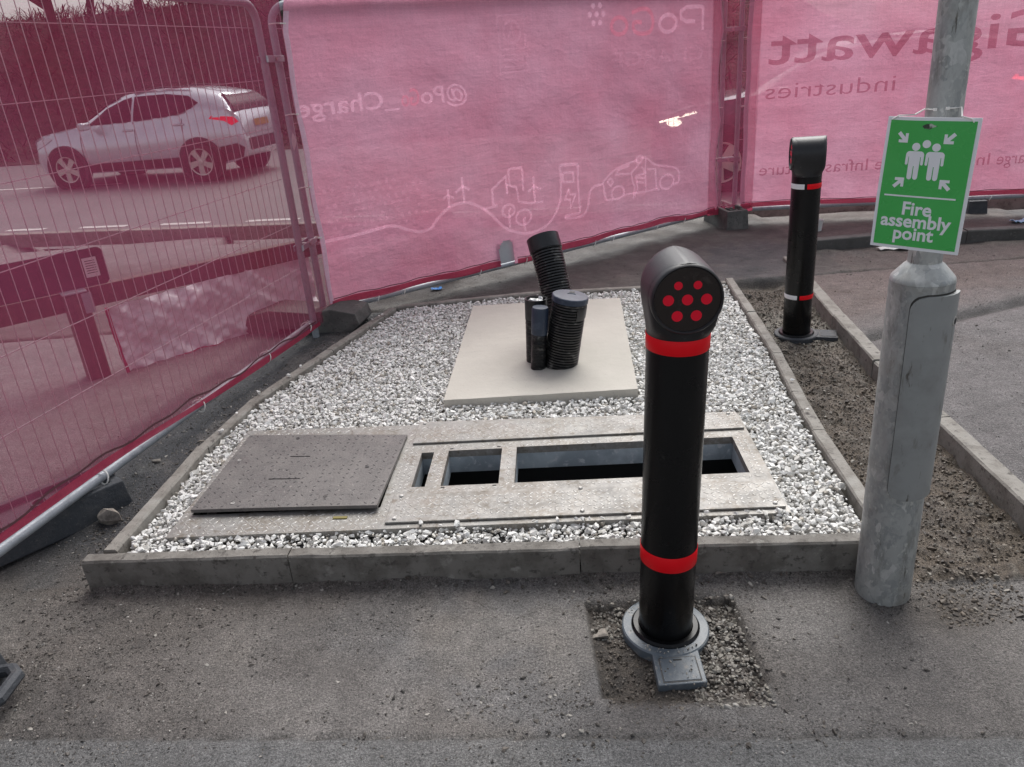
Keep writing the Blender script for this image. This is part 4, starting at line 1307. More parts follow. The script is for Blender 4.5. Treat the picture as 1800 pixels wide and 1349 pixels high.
# silver cloth behind the tear
t_ = cloth('patch_behind_tear', Sheet(PN2, .012, 0, 3), TEAR[0] - .075, TEAR[0] + .075, .19, .36, mat('grey_tarpaulin', (.50, .52, .54), .5, bump=(20, .5, .01)), 6, 6, ban2)

def ribbon(path, w, closed=False):
    """flat mitred stroke in (u,z), one strip without overlaps"""
    P_ = [Vector(p) for p in path]
    dense = []
    m = len(P_)
    for i in range(m if closed else m - 1):
        a, c = P_[i], P_[(i + 1) % m]
        if (c - a).length < 1e-5: continue
        k = max(1, int((c - a).length / .06))
        dense += [a.lerp(c, j / k) for j in range(k)]
    if not closed: dense.append(P_[-1])
    m = len(dense)
    vs, fs = [], []
    for i in range(m):
        p = dense[i]
        a = dense[i - 1] if (closed or i > 0) else None
        c = dense[(i + 1) % m] if (closed or i < m - 1) else None
        d0 = (p - a).normalized() if a is not None else (c - p).normalized()
        d1 = (c - p).normalized() if c is not None else d0
        t = d0 + d1
        if t.length < .5: t = d0
        t.normalize()
        nn = Vector((-t.y, t.x))
        k = min(1.8, 1 / max(.3, nn.dot(Vector((-d0.y, d0.x)))))
        vs += [p - nn * w / 2 * k, p + nn * w / 2 * k]
    for i in range(m if closed else m - 1):
        j = (i + 1) % m
        fs.append((2 * i, 2 * j, 2 * j + 1, 2 * i + 1))
    return vs, fs
def smooth_path(p, k=4):
    P_ = [Vector(q) for q in p]; out = []
    for i in range(len(P_) - 1):
        a, b_, c, d = P_[max(i - 1, 0)], P_[i], P_[i + 1], P_[min(i + 2, len(P_) - 1)]
        for j in range(k):
            t = j / k
            out.append(.5 * ((2 * b_) + (c - a) * t + (2 * a - 5 * b_ + 4 * c - d) * t * t + (3 * b_ - a - 3 * c + d) * t ** 3))
    return out + [P_[-1]]
def ell(c, a, b_, n=26): return [(c[0] + a * math.cos(2 * PI * i / n), c[1] + b_ * math.sin(2 * PI * i / n)) for i in range(n)]
class Print:
    """flat print: every word or drawn figure is a part of its own"""
    def __init__(s, sheet): s.sheet = sheet; s.b = MB(); s.k = 0
    def add(s, vs, fs):
        s.k += 1
        lift = .0030 + .00004 * (s.k % 40)
        s.b.add([s.sheet.p(v[0], v[1], lift) for v in vs], fs)
    def line(s, path, w, sm=False, closed=False):
        vs, fs = ribbon(smooth_path(path) if sm else path, w, closed)
        for f in fs: s.add([vs[i] for i in f], [tuple(range(len(f)))])
    def disc(s, c, r, ry=None, n=16): s.add(ell(c, r, ry or r, n), [tuple(range(n))])
    def text(s, txt, u_right, u_left, z, size, bold=0, slope=0, space=1.0):
        V, F_, w = text_geo(txt, size, bold, width=abs(u_right - u_left), space=space)
        s.add([(u_right - x, z + y + slope * x) for x, y in V], F_)
    def build(s, name, m, parent):
        o = s.b.build(name, m, parent, smooth=True, angle=180)
        s.b = MB()
        return o
LINES = {'ground': [(0.813, 0.546), (0.866, 0.601), (0.948, 0.654), (1.015, 0.67), (1.081, 0.667), (1.139, 0.649), (1.22, 0.602), (1.294, 0.536), (1.364, 0.46), (1.437, 0.413), (1.541, 0.376), (1.649, 0.37), (1.741, 0.39), (1.807, 0.435), (1.857, 0.503), (1.884, 0.575), (1.895, 0.735), (1.889, 0.783), (1.915, 0.798), (2.028, 0.788), (2.051, 0.766), (2.051, 0.68), (2.055, 0.548), (2.062, 0.441), (2.023, 0.431), (1.936, 0.432), (1.932, 0.415), (2.051, 0.403), (2.111, 0.421), (2.144, 0.478), (2.156, 0.554), (2.186, 0.594), (2.239, 0.608), (2.285, 0.607)],
 'left': [(-0.0, 0.6), (0.113, 0.602), (0.254, 0.601), (0.37, 0.604), (0.53, 0.61), (0.646, 0.563), (0.74, 0.535), (.813, .546)],
 'turb1': [(0.955, 0.657), (0.958, 0.773)], 'turb1b': [(0.916, 0.719), (0.953, 0.734), (0.997, 0.71)], 'turb2': [(1.072, 0.67), (1.071, 0.836)], 'turb2b': [(1.012, 0.743), (1.071, 0.777), (1.122, 0.745)], 'turb3': [(1.655, 0.58), (1.649, 0.755)], 'turb3b': [(1.598, 0.658), (1.65, 0.689), (1.712, 0.658)],
 'house': [(1.22, 0.602), (1.333, 0.605), (1.3, 0.618), (1.298, 0.72), (1.419, 0.791), (1.419, 0.671), (1.416, 0.735), (1.503, 0.704), (1.514, 0.603), (1.611, 0.577), (1.726, 0.571)], 'tower': [(1.447, 0.73), (1.442, 0.81), (1.451, 0.834), (1.547, 0.831), (1.558, 0.809), (1.558, 0.67)], 'tree1': [(1.427, 0.438), (1.425, 0.555), (1.446, 0.573)], 'tree2': [(1.558, 0.387), (1.549, 0.47), (1.566, 0.488)],
 'screen': [(1.914, 0.738), (1.915, 0.679), (2.01, 0.667), (2.008, 0.735), (1.919, 0.742)], 'bolt': [(1.961, 0.623), (1.926, 0.552), (1.971, 0.545), (1.975, 0.484), (2.023, 0.573), (1.973, 0.583), (1.961, 0.623)],
 'carbody': [(2.396, 0.476), (2.319, 0.494), (2.299, 0.588), (2.298, 0.627), (2.426, 0.698), (2.631, 0.732), (2.744, 0.74), (2.843, 0.675), (3.065, 0.621), (3.118, 0.572), (3.111, 0.501), (3.049, 0.492)], 'carlow': [(2.499, 0.494), (2.595, 0.491), (2.726, 0.482), (2.86, 0.485), (2.894, 0.473)], 'carwin': [(2.567, 0.707), (2.441, 0.685), (2.425, 0.659), (2.566, 0.645)],
 'person': [(2.679, 0.714), (2.646, 0.684), (2.582, 0.648), (2.597, 0.577), (2.62, 0.539), (2.607, 0.448), (2.652, 0.522), (2.629, 0.618), (2.744, 0.625), (2.695, 0.678)], 'pillar': [(2.744, 0.734), (2.735, 0.626), (2.743, 0.479)], 'door': [(2.76, 0.651), (2.851, 0.639), (2.86, 0.485)], 'stripe': [(2.637, 0.606), (2.727, 0.587)], 'stripe2': [(2.637, 0.571), (2.727, 0.552)], 'socket': [(2.331, 0.617), (2.37, 0.639), (2.392, 0.608), (2.368, 0.583), (2.331, 0.617)]}
pr = Print(SH2)
EL = {'ground_line': (['ground', 'left'], []), 'wind_turbine': (['turb1', 'turb1b'], []), 'wind_turbine#2': (['turb2', 'turb2b'], []), 'wind_turbine#3': (['turb3', 'turb3b'], []),
      'house': (['house', 'tower'], []), 'tree': (['tree1'], [((1.422, .556), .051, .042)]), 'tree#2': (['tree2'], [((1.55, .489), .067, .053)]), 'charger_screen': (['screen'], []), 'lightning_bolt': (['bolt'], []),
      'electric_car': (['carbody', 'carlow', 'carwin', 'pillar', 'door', 'socket'], [((2.441, .521), .066, .048), ((2.979, .523), .08, .056)]), 'standing_figure': (['person', 'stripe', 'stripe2'], [((2.674, .737), .036, .025)])}
for nm, (ks, es) in EL.items():
    for k in ks: pr.line(LINES[k], .020 if k in ('ground', 'left') else .017, sm=k in ('ground', 'left', 'carbody'))
    for c, a_, b_ in es: pr.line(ell(c, a_, b_), .017, closed=True)
    pr.build('printed_' + nm.split('#')[0], M_print, ban2)
pr.text('@Po', 1.171, .835, 1.300, .140, .012, slope=.03); pr.build('printed_lettering', M_print, ban2)
pr.text('Go', .825, .705, 1.306, .140, .012); pr.build('printed_lettering', M_printpink, ban2)
pr.text('_Charge', .690, .037, 1.310, .140, .012); pr.build('printed_lettering', M_print, ban2)
def glyphP(u, z, w, h, t): pr.line([(u, z), (u, z + h * .62), (u, z + h - .01), (u - .02, z + h), (u - w * .75, z + h), (u - w, z + h * .85), (u - w, z + h * .55), (u - w * .75, z + h * .40), (u - w * .35, z + h * .40)], t)
glyphP(3.365, 1.61, .24, .165, .028); pr.build('printed_lettering', M_print, ban2)
pr.line(ell((2.99, 1.672), .088, .058), .028, closed=True); pr.build('printed_lettering', M_print, ban2)
for k in range(7):
    a = k * PI / 3
    pr.disc((2.285 + (.062 * math.cos(a) if k < 6 else 0), 1.757 + (.062 * math.sin(a) if k < 6 else 0)), .019); pr.build('printed_dot', M_print, ban2)
pr.line([(2.62, 1.755), (2.72, 1.778), (2.80, 1.76), (2.835, 1.69), (2.80, 1.625), (2.70, 1.615), (2.64, 1.64), (2.64, 1.69), (2.72, 1.69)], .028, sm=True); pr.build('printed_lettering', M_printpink, ban2)
pr.line(ell((2.495, 1.675), .075, .055), .028, closed=True); pr.build('printed_lettering', M_printpink, ban2)
pr.text('CHARGE', 3.379, 2.418, 1.405, .145, .0); pr.build('printed_lettering', M_printfaint, ban2)
for j in range(7):
    for i in range(13):
        u, z = .12 + i * .052 + (j % 2) * .026, .64 + j * .045
        if random.random() < .8: pr.disc((u, z - .02), .0105 + .004 * random.random(), n=10)
tag(pr.build('printed_dot_pattern', M_printfaint, ban2), kind='stuff')
pr.line([(1.45, 1.58), (1.66, 1.58), (1.66, 1.78), (1.45, 1.78)], .012, closed=True)
pr.line(ell((1.555, 1.68), .066, .066), .016, closed=True); pr.line([(1.53, 1.64), (1.555, 1.72), (1.58, 1.64)], .012)
pr.build('printed_badge', M_printfaint, ban2)
pr.line([(1.45, 1.44), (1.67, 1.44), (1.67, 1.545), (1.45, 1.545)], .012, closed=True)
pr.line([(1.48, 1.515), (1.64, 1.512)], .014); pr.line([(1.48, 1.475), (1.64, 1.472)], .014)
pr.build('printed_badge', M_printfaint, ban2)

# ---- banner 3
ban3 = thing('banner', 'pink banner with large dark mirrored lettering behind the lamp post', 'banner')
bl3 = lambda z: .045 + scallop(z, .004, .0)
bz3 = lambda u: .192 + .006 * math.sin(u * 4)
cloth('banner_cloth', SH3, bl3, PN3.L - .05, bz3, 1.915, M_banner, 120, 80, ban3)
edge_strip('edge_hem', SH3, bl3, .035, .22, 1.90, M_edge, ban3)
cloth('bottom_hem', SH3, .05, PN3.L - .06, lambda u: bz3(u) - .004, lambda u: bz3(u) + .034, M_hem, 100, 2, ban3, .004)
fz = [(u, bz3(u) + .040 + .003 * math.sin(u * 19)) for u in np.linspace(.06, PN3.L - .1, 90)]
stitch(SH3, fz, M_fray, 'frayed_cord', ban3, .005)
pr = Print(SH3)
for a_ in (('Gigawatt', 2.34, .215, 1.318, .37, .008), ('industries', 1.195, .204, 1.058, .175, -.008), ('e', 1.175, 1.112, .452, .135, .0), ('Infrastructure', 1.055, .19, .452, .135, .0), ('Charge', 2.40, 2.045, .438, .135, .0), ('In', 1.99, 1.895, .440, .135, .0)):
    pr.text(*a_); pr.build('printed_lettering', M_printdark, ban3)

# ---- cable ties, couplers
def loop_tie(label, c, ax, r=.024, ang0=0, tail=.03, group='white cable ties'):
    ax = Vector(ax).normalized(); a = ax.orthogonal().normalized(); a = Vector((0, 0, 1)) - ax * ax.z; a.normalize(); w = ax.cross(a)
    pts_ = [Vector(c) + (a * math.cos(t) + w * math.sin(t)) * r + ax * .006 * math.sin(t * 2) for t in np.linspace(0, 2 * PI, 17)]
    b = MB().tube(pts_, .0030, 6)
    p = pts_[0]
    side = w * (1 if w.dot(Vector((0, -1, 0))) > 0 else -1)
    b.box(p + side * .006, (.007, .007, .007))
    b.tube([p + side * .008, p + side * .014 + Vector((0, 0, tail * .4)), p + side * .02 + Vector((.004, 0, tail * .2))], .0019, 5)
    return tag(b.build('cable_tie', M_tie), label, 'cable tie', group)
ORD = ['first', 'second', 'third', 'fourth', 'fifth', 'sixth', 'seventh', 'eighth']
for k, u in enumerate((1.69, 2.33, 2.93, 3.40)):
    loop_tie('%s white cable tie from the left on the rail under the sheer scrim' % ORD[k], PN1.at(u, ZB, .005), PN1.d, .031, group='cable ties on the left rail')
for k, u in enumerate((.36, .55, 1.15, 1.55, 2.21, 2.40, 2.88, 3.20)):
    loop_tie('%s white cable tie from the left on the rail under the line drawing banner' % ORD[k], PN2.at(u, ZB + .008, .008), PN2.d, .031, group='cable ties on the middle rail')
for k, u in enumerate((.06, .70, 2.05)):
    loop_tie('%s white cable tie from the left on the rail under the lettered banner' % ORD[k], PN3.at(u, ZB + .008, .008), PN3.d, .031, group='cable ties on the right rail')
def short_tie(label, a, c, group):
    a, c = Vector(a), Vector(c)
    return tag(MB().tube([a, a.lerp(c, .5) + Vector((0, 0, .003)), c], .0032, 6).box(c, (.009, .009, .009)).build('cable_tie', M_tie), label, 'cable tie', group)
for k, z in enumerate((1.79, 1.33, .93, .63)):
    short_tie('%s short tie from the top along the left edge of the line drawing banner' % ORD[k], PN2.at(-.03, z, .03), SH2.p(bl2(z) + .008, z, .008), 'ties on the banner left edge')
for k, z in enumerate((1.52, 1.02, .62)):
    short_tie('%s short tie from the top along the right edge of the line drawing banner' % ORD[k], PN2.at(L2 - .02, z, .03), SH2.p(br2(z) - .012, z, .008), 'ties on the banner right edge')
for k, z in enumerate((1.53, 1.02)):
    short_tie('%s short tie at the left edge of the lettered banner' % ('upper', 'lower')[k], PN3.at(.015, z, .03), SH3.p(bl3(z) + .012, z, .008), 'ties on the lettered banner edge')
def coupler(label, a, c, z):
    a, c = Vector((*a, z)), Vector((*c, z))
    t = thing('fence_coupler', label, 'clamp', a.lerp(c, .5), 0, 'fence couplers')
    d = (c - a).normalized(); Mx = Matrix.Rotation(math.atan2(d.y, d.x), 4, 'Z')
    L = (c - a).length + .05
    MB().box((0, -.024, 0), (L, .006, .032), Mx).box((0, .024, 0), (L, .006, .032), Mx).build('clamp_plate', M_gtube, t, bevel=.002)
    MB().lathe([(.010, -.034), (.010, .034)], 8, Mx @ Matrix.Rotation(PI / 2, 4, 'X')).build('clamp_bolt', M_tread, t)
coupler('upper steel coupler joining the left and middle fence panels', P1R, P2L, 1.62)
coupler('lower steel coupler joining the left and middle fence panels', P1R, P2L, .62)
coupler('upper steel coupler joining the middle and right fence panels', P2R, P3L, 1.60)
coupler('lower steel coupler joining the middle and right fence panels', P2R, P3L, .60)
# the small leaf-shaped tag by the banner edge and the folded corner
b = MB(); n_ = 14
lf = [(math.sin(PI * i / n_) * .016 * (1 if True else 0), -.05 + .10 * i / n_) for i in range(n_ + 1)] + [(-math.sin(PI * i / n_) * .010, -.05 + .10 * i / n_) for i in range(n_ - 1, 0, -1)]
b.add([SH2.p(-.018 + x + .1 * y, 1.19 + y, .02) for x, y in lf], [tuple(range(len(lf)))])
tag(b.build('dead_leaf', M_paper), 'pale dry leaf caught beside the banner left edge', 'leaf')

# ---- rubber feet
def foot(label, c, rz, L=.70, W=.23, H=.13, m=None, loop=True, under=False):
    m = m or M_rubber
    t = thing('ballast_block', label, 'fence foot', (c[0], c[1], gz(c[0], c[1]) - .004), rz, 'fence feet')
    b = MB()
    l, w = L / 2, W / 2
    if under:
        prof = [(-l, .03), (-l + .03, .0), (-l * .45, 0), (-l * .38, .03), (l * .05, .03), (l * .12, 0), (l - .05, 0), (l, .05), (l - .02, H * .8), (l * .55, H), (l * .2, H * .86), (-l * .5, H), (-l + .04, H * .8)]
        n = len(prof)
        vs = [(x, -w, z) for x, z in prof] + [(x, w, z) for x, z in prof]
        b.add(vs, [tuple(range(n)), tuple(range(2 * n - 1, n - 1, -1))] + [(i, n + i, n + (i + 1) % n, (i + 1) % n) for i in range(n)])
    else:
        def rect(a, c_, z): return [(-a, -c_, z), (a, -c_, z), (a, c_, z), (-a, c_, z)]
        vs = rect(l, w, 0) + rect(l - .012, w - .012, H) + rect(l - .05, w - .04, H) + rect(l - .055, w - .045, H - .028)
        fs = [(3, 2, 1, 0)] + [(k + i, k + (i + 1) % 4, k + 4 + (i + 1) % 4, k + 4 + i) for k in (0, 4, 8) for i in range(4)] + [(12, 13, 14, 15)]
        b.add(vs, fs)
    b.build('block', m, t, bevel=.006)
    if not under:
        b = MB()
        for i in range(5): b.box((-l * .50 + i * .036, -w + .03, H + .004), (.020, .028, .012))
        b.build('grip_teeth', m, t, bevel=.003)
        for x in (-.22, -.08, .08, .22):
            MB().lathe([(.030, H - .028), (.032, H - .004), (.024, H - .004), (.024, H - .026)], 16, Matrix.Translation((x * L / .7, 0, 0))).build('socket', m, t, smooth=True)
        MB().box((l * .72, 0, H - .012), (.10, .012, .03)).build('rib', m, t)
    if loop:
        hs_ = [(l - .01, -w * .62, .05), (l + .035, -w * .60, .055), (l + .065, -w * .35, .06), (l + .068, w * .35, .06), (l + .035, w * .60, .055), (l - .01, w * .62, .05)]
        MB().tube(hs_, .019, 8).build('handle', m, t, smooth=True)
    return t
foot('long black rubber fence foot under the left rail, a rock leaning on it', (-1.865, 2.425), R(46), .72, .26, .125, loop=False)
foot('black rubber foot cut by the left picture edge, with a loop handle', (-1.825, 1.605), R(2), .62, .25, .125)
foot('dusty grey concrete foot under the joint of the left and middle panels', (-1.24, 4.545), R(-11), .76, .24, .15, M_foot, loop=False, under=True)
foot('grey block foot under the gap between the two banners', (1.965, 6.52), R(96), .52, .20, .17, M_foot, loop=False)
foot('dark block foot beneath the middle banner near its left end', (-.79, 5.32), R(80), .42, .11, .13, loop=False)
foot('dark block foot behind the right panel beside the far bollard', (2.52, 6.95), R(95), .30, .14, .15, loop=False)
foot('dark block foot under the right panel behind the sign', (4.05, 6.42), R(80), .3, .16, .12, loop=False)

# ---- litter and loose stones
v, f = hulls(1, 26, 77, (1, .7, .62))[0]
rk = MB().add(v * .052, [tuple(x) for x in f]).build('rock', M_rock, smooth=True, angle=25)
rk.location = (-1.565, 2.475, gz(-1.565, 2.475) + .028); tag(rk, 'pale lump of rubble resting against the black fence foot', 'rock')
def litter(name, label, cat, x, y, w, l, m, rz, curl=.012, lift=.004):
    b = MB()
    b.grid(lambda u, v_: ((u - .5) * w, (v_ - .5) * l + .01 * math.sin(u * 6), lift + curl * (abs(u - .5) + .5 * math.sin(u * 9 + v_ * 3) ** 2)), [i / 8 for i in range(9)], [i / 4 for i in range(5)])
    o = b.build(name, m, smooth=True)
    o.location = (x, y, gz(x, y)); o.rotation_euler = (0, 0, rz)
    o.modifiers.new('thick', 'SOLIDIFY').thickness = .0015
    return tag(o, label, cat)
litter('paper_strip', 'white crumpled paper strip lying by the dark upstand kerb', 'paper', 2.80, 5.22, .26, .07, M_paper, .05, .02)
litter('blue_wrapper', 'bright blue scrap of plastic behind the gravel bed', 'litter', -.475, 5.15, .075, .05, M_blue, .3)
litter('pale_blue_wrapper', 'pale blue plastic scrap near the right fence panel', 'litter', 4.07, 5.80, .14, .07, M_paleblue, .2, .03)
cup = MB().lathe([(.028, 0), (.036, .085), (.038, .088), (.033, .086), (.026, .006)], 20, cap1=False).build('paper_cup', M_paper, smooth=True)
cup.location = (2.56, 6.0, gz(2.56, 6.0)); tag(cup, 'small white cup standing behind the far bollard', 'cup')
for (x, y, s_, lb) in [(-1.53, 2.86, .022, 'flat pale stone on the tarmac beside the left rail'), (-1.40, 3.02, .014, 'small pale stone beside the left edging'), (.595, 1.90, .013, 'small flat stone in front of the kerb right of the near bollard'),
                       (.20, 1.72, .03, 'dark broken brick lump in the left side of the dug patch')]:
    v, f = HULL[int(abs(x) * 10) % 14]
    o = MB().add(v * s_ * np.array((1.3, 1, .5)), [tuple(q) for q in f]).build('stone', M_rock)
    o.location = (x, y, gz(x, y) + s_ * .3); tag(o, lb, 'stone')

# ------------------------------------------------------------------ beyond the fence
rdir = Vector((.9766, -.2151, 0)); rn = Vector((.2151, .9766, 0))
RZ = -.12
def road_pt(s, w, z=0): return Vector((-4.31, 9.81, RZ)) + rdir * s + rn * w + Vector((0, 0, z))
tag(MB().add([road_pt(-90, -1.2, .012), road_pt(90, -1.2, .012), road_pt(90, 8.6, .012), road_pt(-90, 8.6, .012)], [(0, 1, 2, 3)]).build('road', M_road), kind='structure')
for (s0, s1, w) in [(a * 1.078, c * 1.078, w) for a, c, w in [(-5.4, -4.75, 0), (-4.2, -3.55, 0), (-2.15, -1.60, 0), (-1.10, -.45, 0), (0.0, .65, 0), (1.12, 1.78, 0), (2.2, 2.8, 0), (3.3, 3.9, 0), (4.4, 5.0, 0), (5.5, 6.1, 0), (-6.5, -5.9, 0), (-7.6, -7.0, 0)]]:
    b = MB(); hw = .055
    k = 8
    vs = []
    for i in range(k + 1):
        s = s0 + (s1 - s0) * i / k
        e = random.uniform(-.008, .008)
        vs += [road_pt(s, w - hw + e, .017), road_pt(s, w + hw + e, .017)]
    b.add(vs, [(2 * i, 2 * i + 2, 2 * i + 3, 2 * i + 1) for i in range(k)])
    tag(b.build('road_marking', M_paint), kind='structure')
for (s0, s1) in [(-16.5, -12.0), (-9.0, -3.6), (2.5, 8.0), (12, 18)]:
    tag(MB().add([road_pt(s0, 4.05, .017), road_pt(s1, 4.05, .017), road_pt(s1, 4.16, .017), road_pt(s0, 4.16, .017)], [(0, 1, 2, 3)]).build('road_marking', M_paint), kind='structure')
kerb_run('long roadside kerb beyond the fences', [tuple(road_pt(-14, -1.28)[:2]), tuple(road_pt(16, -1.28)[:2])], .12, -.05, .10, [.9], group='concrete kerb edgings')
# paved verge with cracked slab edges seen through the scrim
vb = [(-2.75, 3.3), (-2.55, 3.62), (-2.36, 3.93), (-2.25, 4.5), (-2.9, 5.6), (-6.0, 6.6), (-6.5, 4.0), (-4.0, 2.6)]
tag(MB().prism(vb, -.02, .030).build('pavement', M_verge, bevel=.01), kind='structure')
tag(MB().prism([(-2.72, 4.28), (-2.66, 4.36), (-3.3, 4.62), (-4.4, 4.5), (-4.4, 4.3), (-3.3, 4.42)], .031, .05).build('pavement_ridge', M_verge, bevel=.006), kind='structure')

# timber knee rail
rail = thing('knee_rail', 'dark timber knee rail running behind the left fence panel', 'rail', (-2.30, 3.97, 0))
ra = math.atan2(.80, 1.04)
def rb(x0, x1, z0, z1, y0, y1): return [((x0 + x1) / 2, (y0 + y1) / 2, (z0 + z1) / 2), (x1 - x0, y1 - y0, z1 - z0)]
Mr = Matrix.Rotation(ra, 4, 'Z')
for x in (-2.4, -.0, 2.4):
    c_, s_ = rb(x - .055, x + .055, -.2, .56, -.055, .055); MB().box(c_, s_, Mr).build('rail_post', M_timber, rail, bevel=.008)
for x0, x1 in ((-2.4, -.01), (.01, 2.4)):
    c_, s_ = rb(x0, x1, .445, .555, .057, .12); MB().box(c_, s_, Mr).build('rail_beam', M_timber, rail, bevel=.006)
cap_ = MB().box((0, 0, .563), (.12, .12, .006), Mr).box((.05, -.058, .50), (.05, .006, .11), Mr).build('post_strap', M_gtube, rail)
sp = thing('notice_board', 'dark plate with rounded corner standing on the knee rail, white label on it', 'sign', (-2.30, 3.97, 0))
b = MB()
def rrect(x0, x1, z0, z1, r, n=6):
    out = []
    for cx, cz, a0 in ((x1 - r, z0 + r, -90), (x1 - r, z1 - r, 0), (x0 + r, z1 - r, 90), (x0 + r, z0 + r, 180)):
        out += [(cx + r * math.cos(R(a0 + 90 * i / n)), cz + r * math.sin(R(a0 + 90 * i / n))) for i in range(n + 1)]
    return out
pl = rrect(-.95, .20, .563, .765, .03)
n_ = len(pl)
b.add([(x, .03, z) for x, z in pl] + [(x, .045, z) for x, z in pl], [tuple(range(n_ - 1, -1, -1)), tuple(range(n_, 2 * n_))] + [(i, (i + 1) % n_, n_ + (i + 1) % n_, n_ + i) for i in range(n_)], Mr)
b.build('plate', M_plate, sp)
MB().box((.125, .0285, .665), (.07, .002, .105), Mr).build('white_label', M_paper, sp)
b = MB()
for k in range(6): b.box((.125, .0272, .70 - k * .013), (.05, .0006, .004), Mr)
b.build('label_print', M_plate, sp)
for x in (-.10, -.55): MB().box((x, .026, .665), (.05, .006, .17), Mr).build('mounting_strip', M_plate, sp)

# wrinkled clear-white plastic sheet hung on the rail
ps = thing('plastic_sheet', 'wrinkled glossy white plastic sheet hanging from the knee rail', 'sheet')
M_plastic = mat('glossy_plastic', (.85, .83, .85), .2, spots=[(5, .5, .66, (.66, .60, .62))], bump=(9, .5, .03))
A = Vector((-2.20, 4.05, 0)); B = Vector((-1.28, 4.93, 0))
dd = (B - A); nn = Vector((dd.y, -dd.x, 0)).normalized()
def shp(u, v_):
    zt = .44 + .02 * u; zb = .05 + .02 * math.sin(u * 5)
    z = zb + (zt - zb) * v_
    w = .05 * mnoise.noise((u * 5, v_ * 2, 1)) + .03 * mnoise.noise((u * 16 + v_ * 5, v_ * 3, 4)) + .012 * mnoise.noise((u * 40 - v_ * 8, v_ * 10, 7))
    return A + dd * u + nn * (.02 + w + .06 * (1 - v_) ** 2) + Vector((0, 0, z))
MB().grid(shp, [i / 110 for i in range(111)], [i / 44 for i in range(45)]).build('sheet_film', M_plastic, ps, smooth=True, angle=180)
b = MB(); b.tube([shp(0, v_ / 12) + nn * .004 for v_ in range(13)], .010, 6); b.tube([shp(u / 40, 0) + nn * .004 for u in range(41)], .010, 6)
b.build('red_hem', M_hem, ps, smooth=True)

# ---- cars
M_glass = mat('car_glass', (.012, .012, .014), .18, spec=.12)
M_tyre = mat('tyre', (.016, .016, .016), .8)
M_trim = mat('black_trim', (.02, .02, .021), .5)
M_alloy = mat('alloy', (.62, .6, .55), .3, .7)
M_redlamp = emit('red_lamp_lit', (1.0, .03, .06), .5)
M_clearlamp = mat('clear_lamp', (.7, .72, .75), .12)
M_headlit = emit('headlamp_lit', (1.0, .90, .70), 11)
M_taillit = emit('tail_lamp_lit', (1.0, .04, .05), 5)
M_plateY = mat('yellow_number_plate', (.26, .16, .035), .4)
def paint_mat(name, c): return mat(name, c, .22, .5, coat=.8, bump=(3, .04, .02))
prof_x = [2.12, 2.08, 1.95, 1.70, 1.35, 1.05, .80, .45, .10, -.35, -.80, -1.20, -1.55, -1.80, -1.98, -2.10, -2.16]
roof_z = [.62, .78, .88, .95, 1.00, 1.04, 1.18, 1.37, 1.49, 1.545, 1.55, 1.52, 1.46, 1.41, 1.22, 1.02, .70]
belt_z = [.61, .77, .87, .94, .99, 1.02, 1.00, 1.01, 1.03, 1.05, 1.08, 1.12, 1.15, 1.14, 1.12, 1.00, .69]
bot_z = [.40, .30, .25, .24, .24, .24, .24, .24, .24, .24, .24, .24, .25, .28, .32, .38, .45]
half_w = [.55, .70, .80, .86, .89, .90, .90, .90, .90, .90, .90, .90, .89, .86, .82, .78, .70]
def lerp_x(arr, x): return float(np.interp(-x, [-q for q in prof_x], arr))
def car_hw(x, z):
    hw, be, ro, bo = (lerp_x(a, x) for a in (half_w, belt_z, roof_z, bot_z))
    if z <= be:
        t = (z - bo) / max(.05, be - bo)
        return hw * (.90 + .10 * math.sin(PI * min(1, max(0, t * .9 + .05)))) - .02 * t
    t = (z - be) / max(.02, ro - be)
    return (hw * .9 + .055) * (1 - .30 * t ** 1.25) - .012
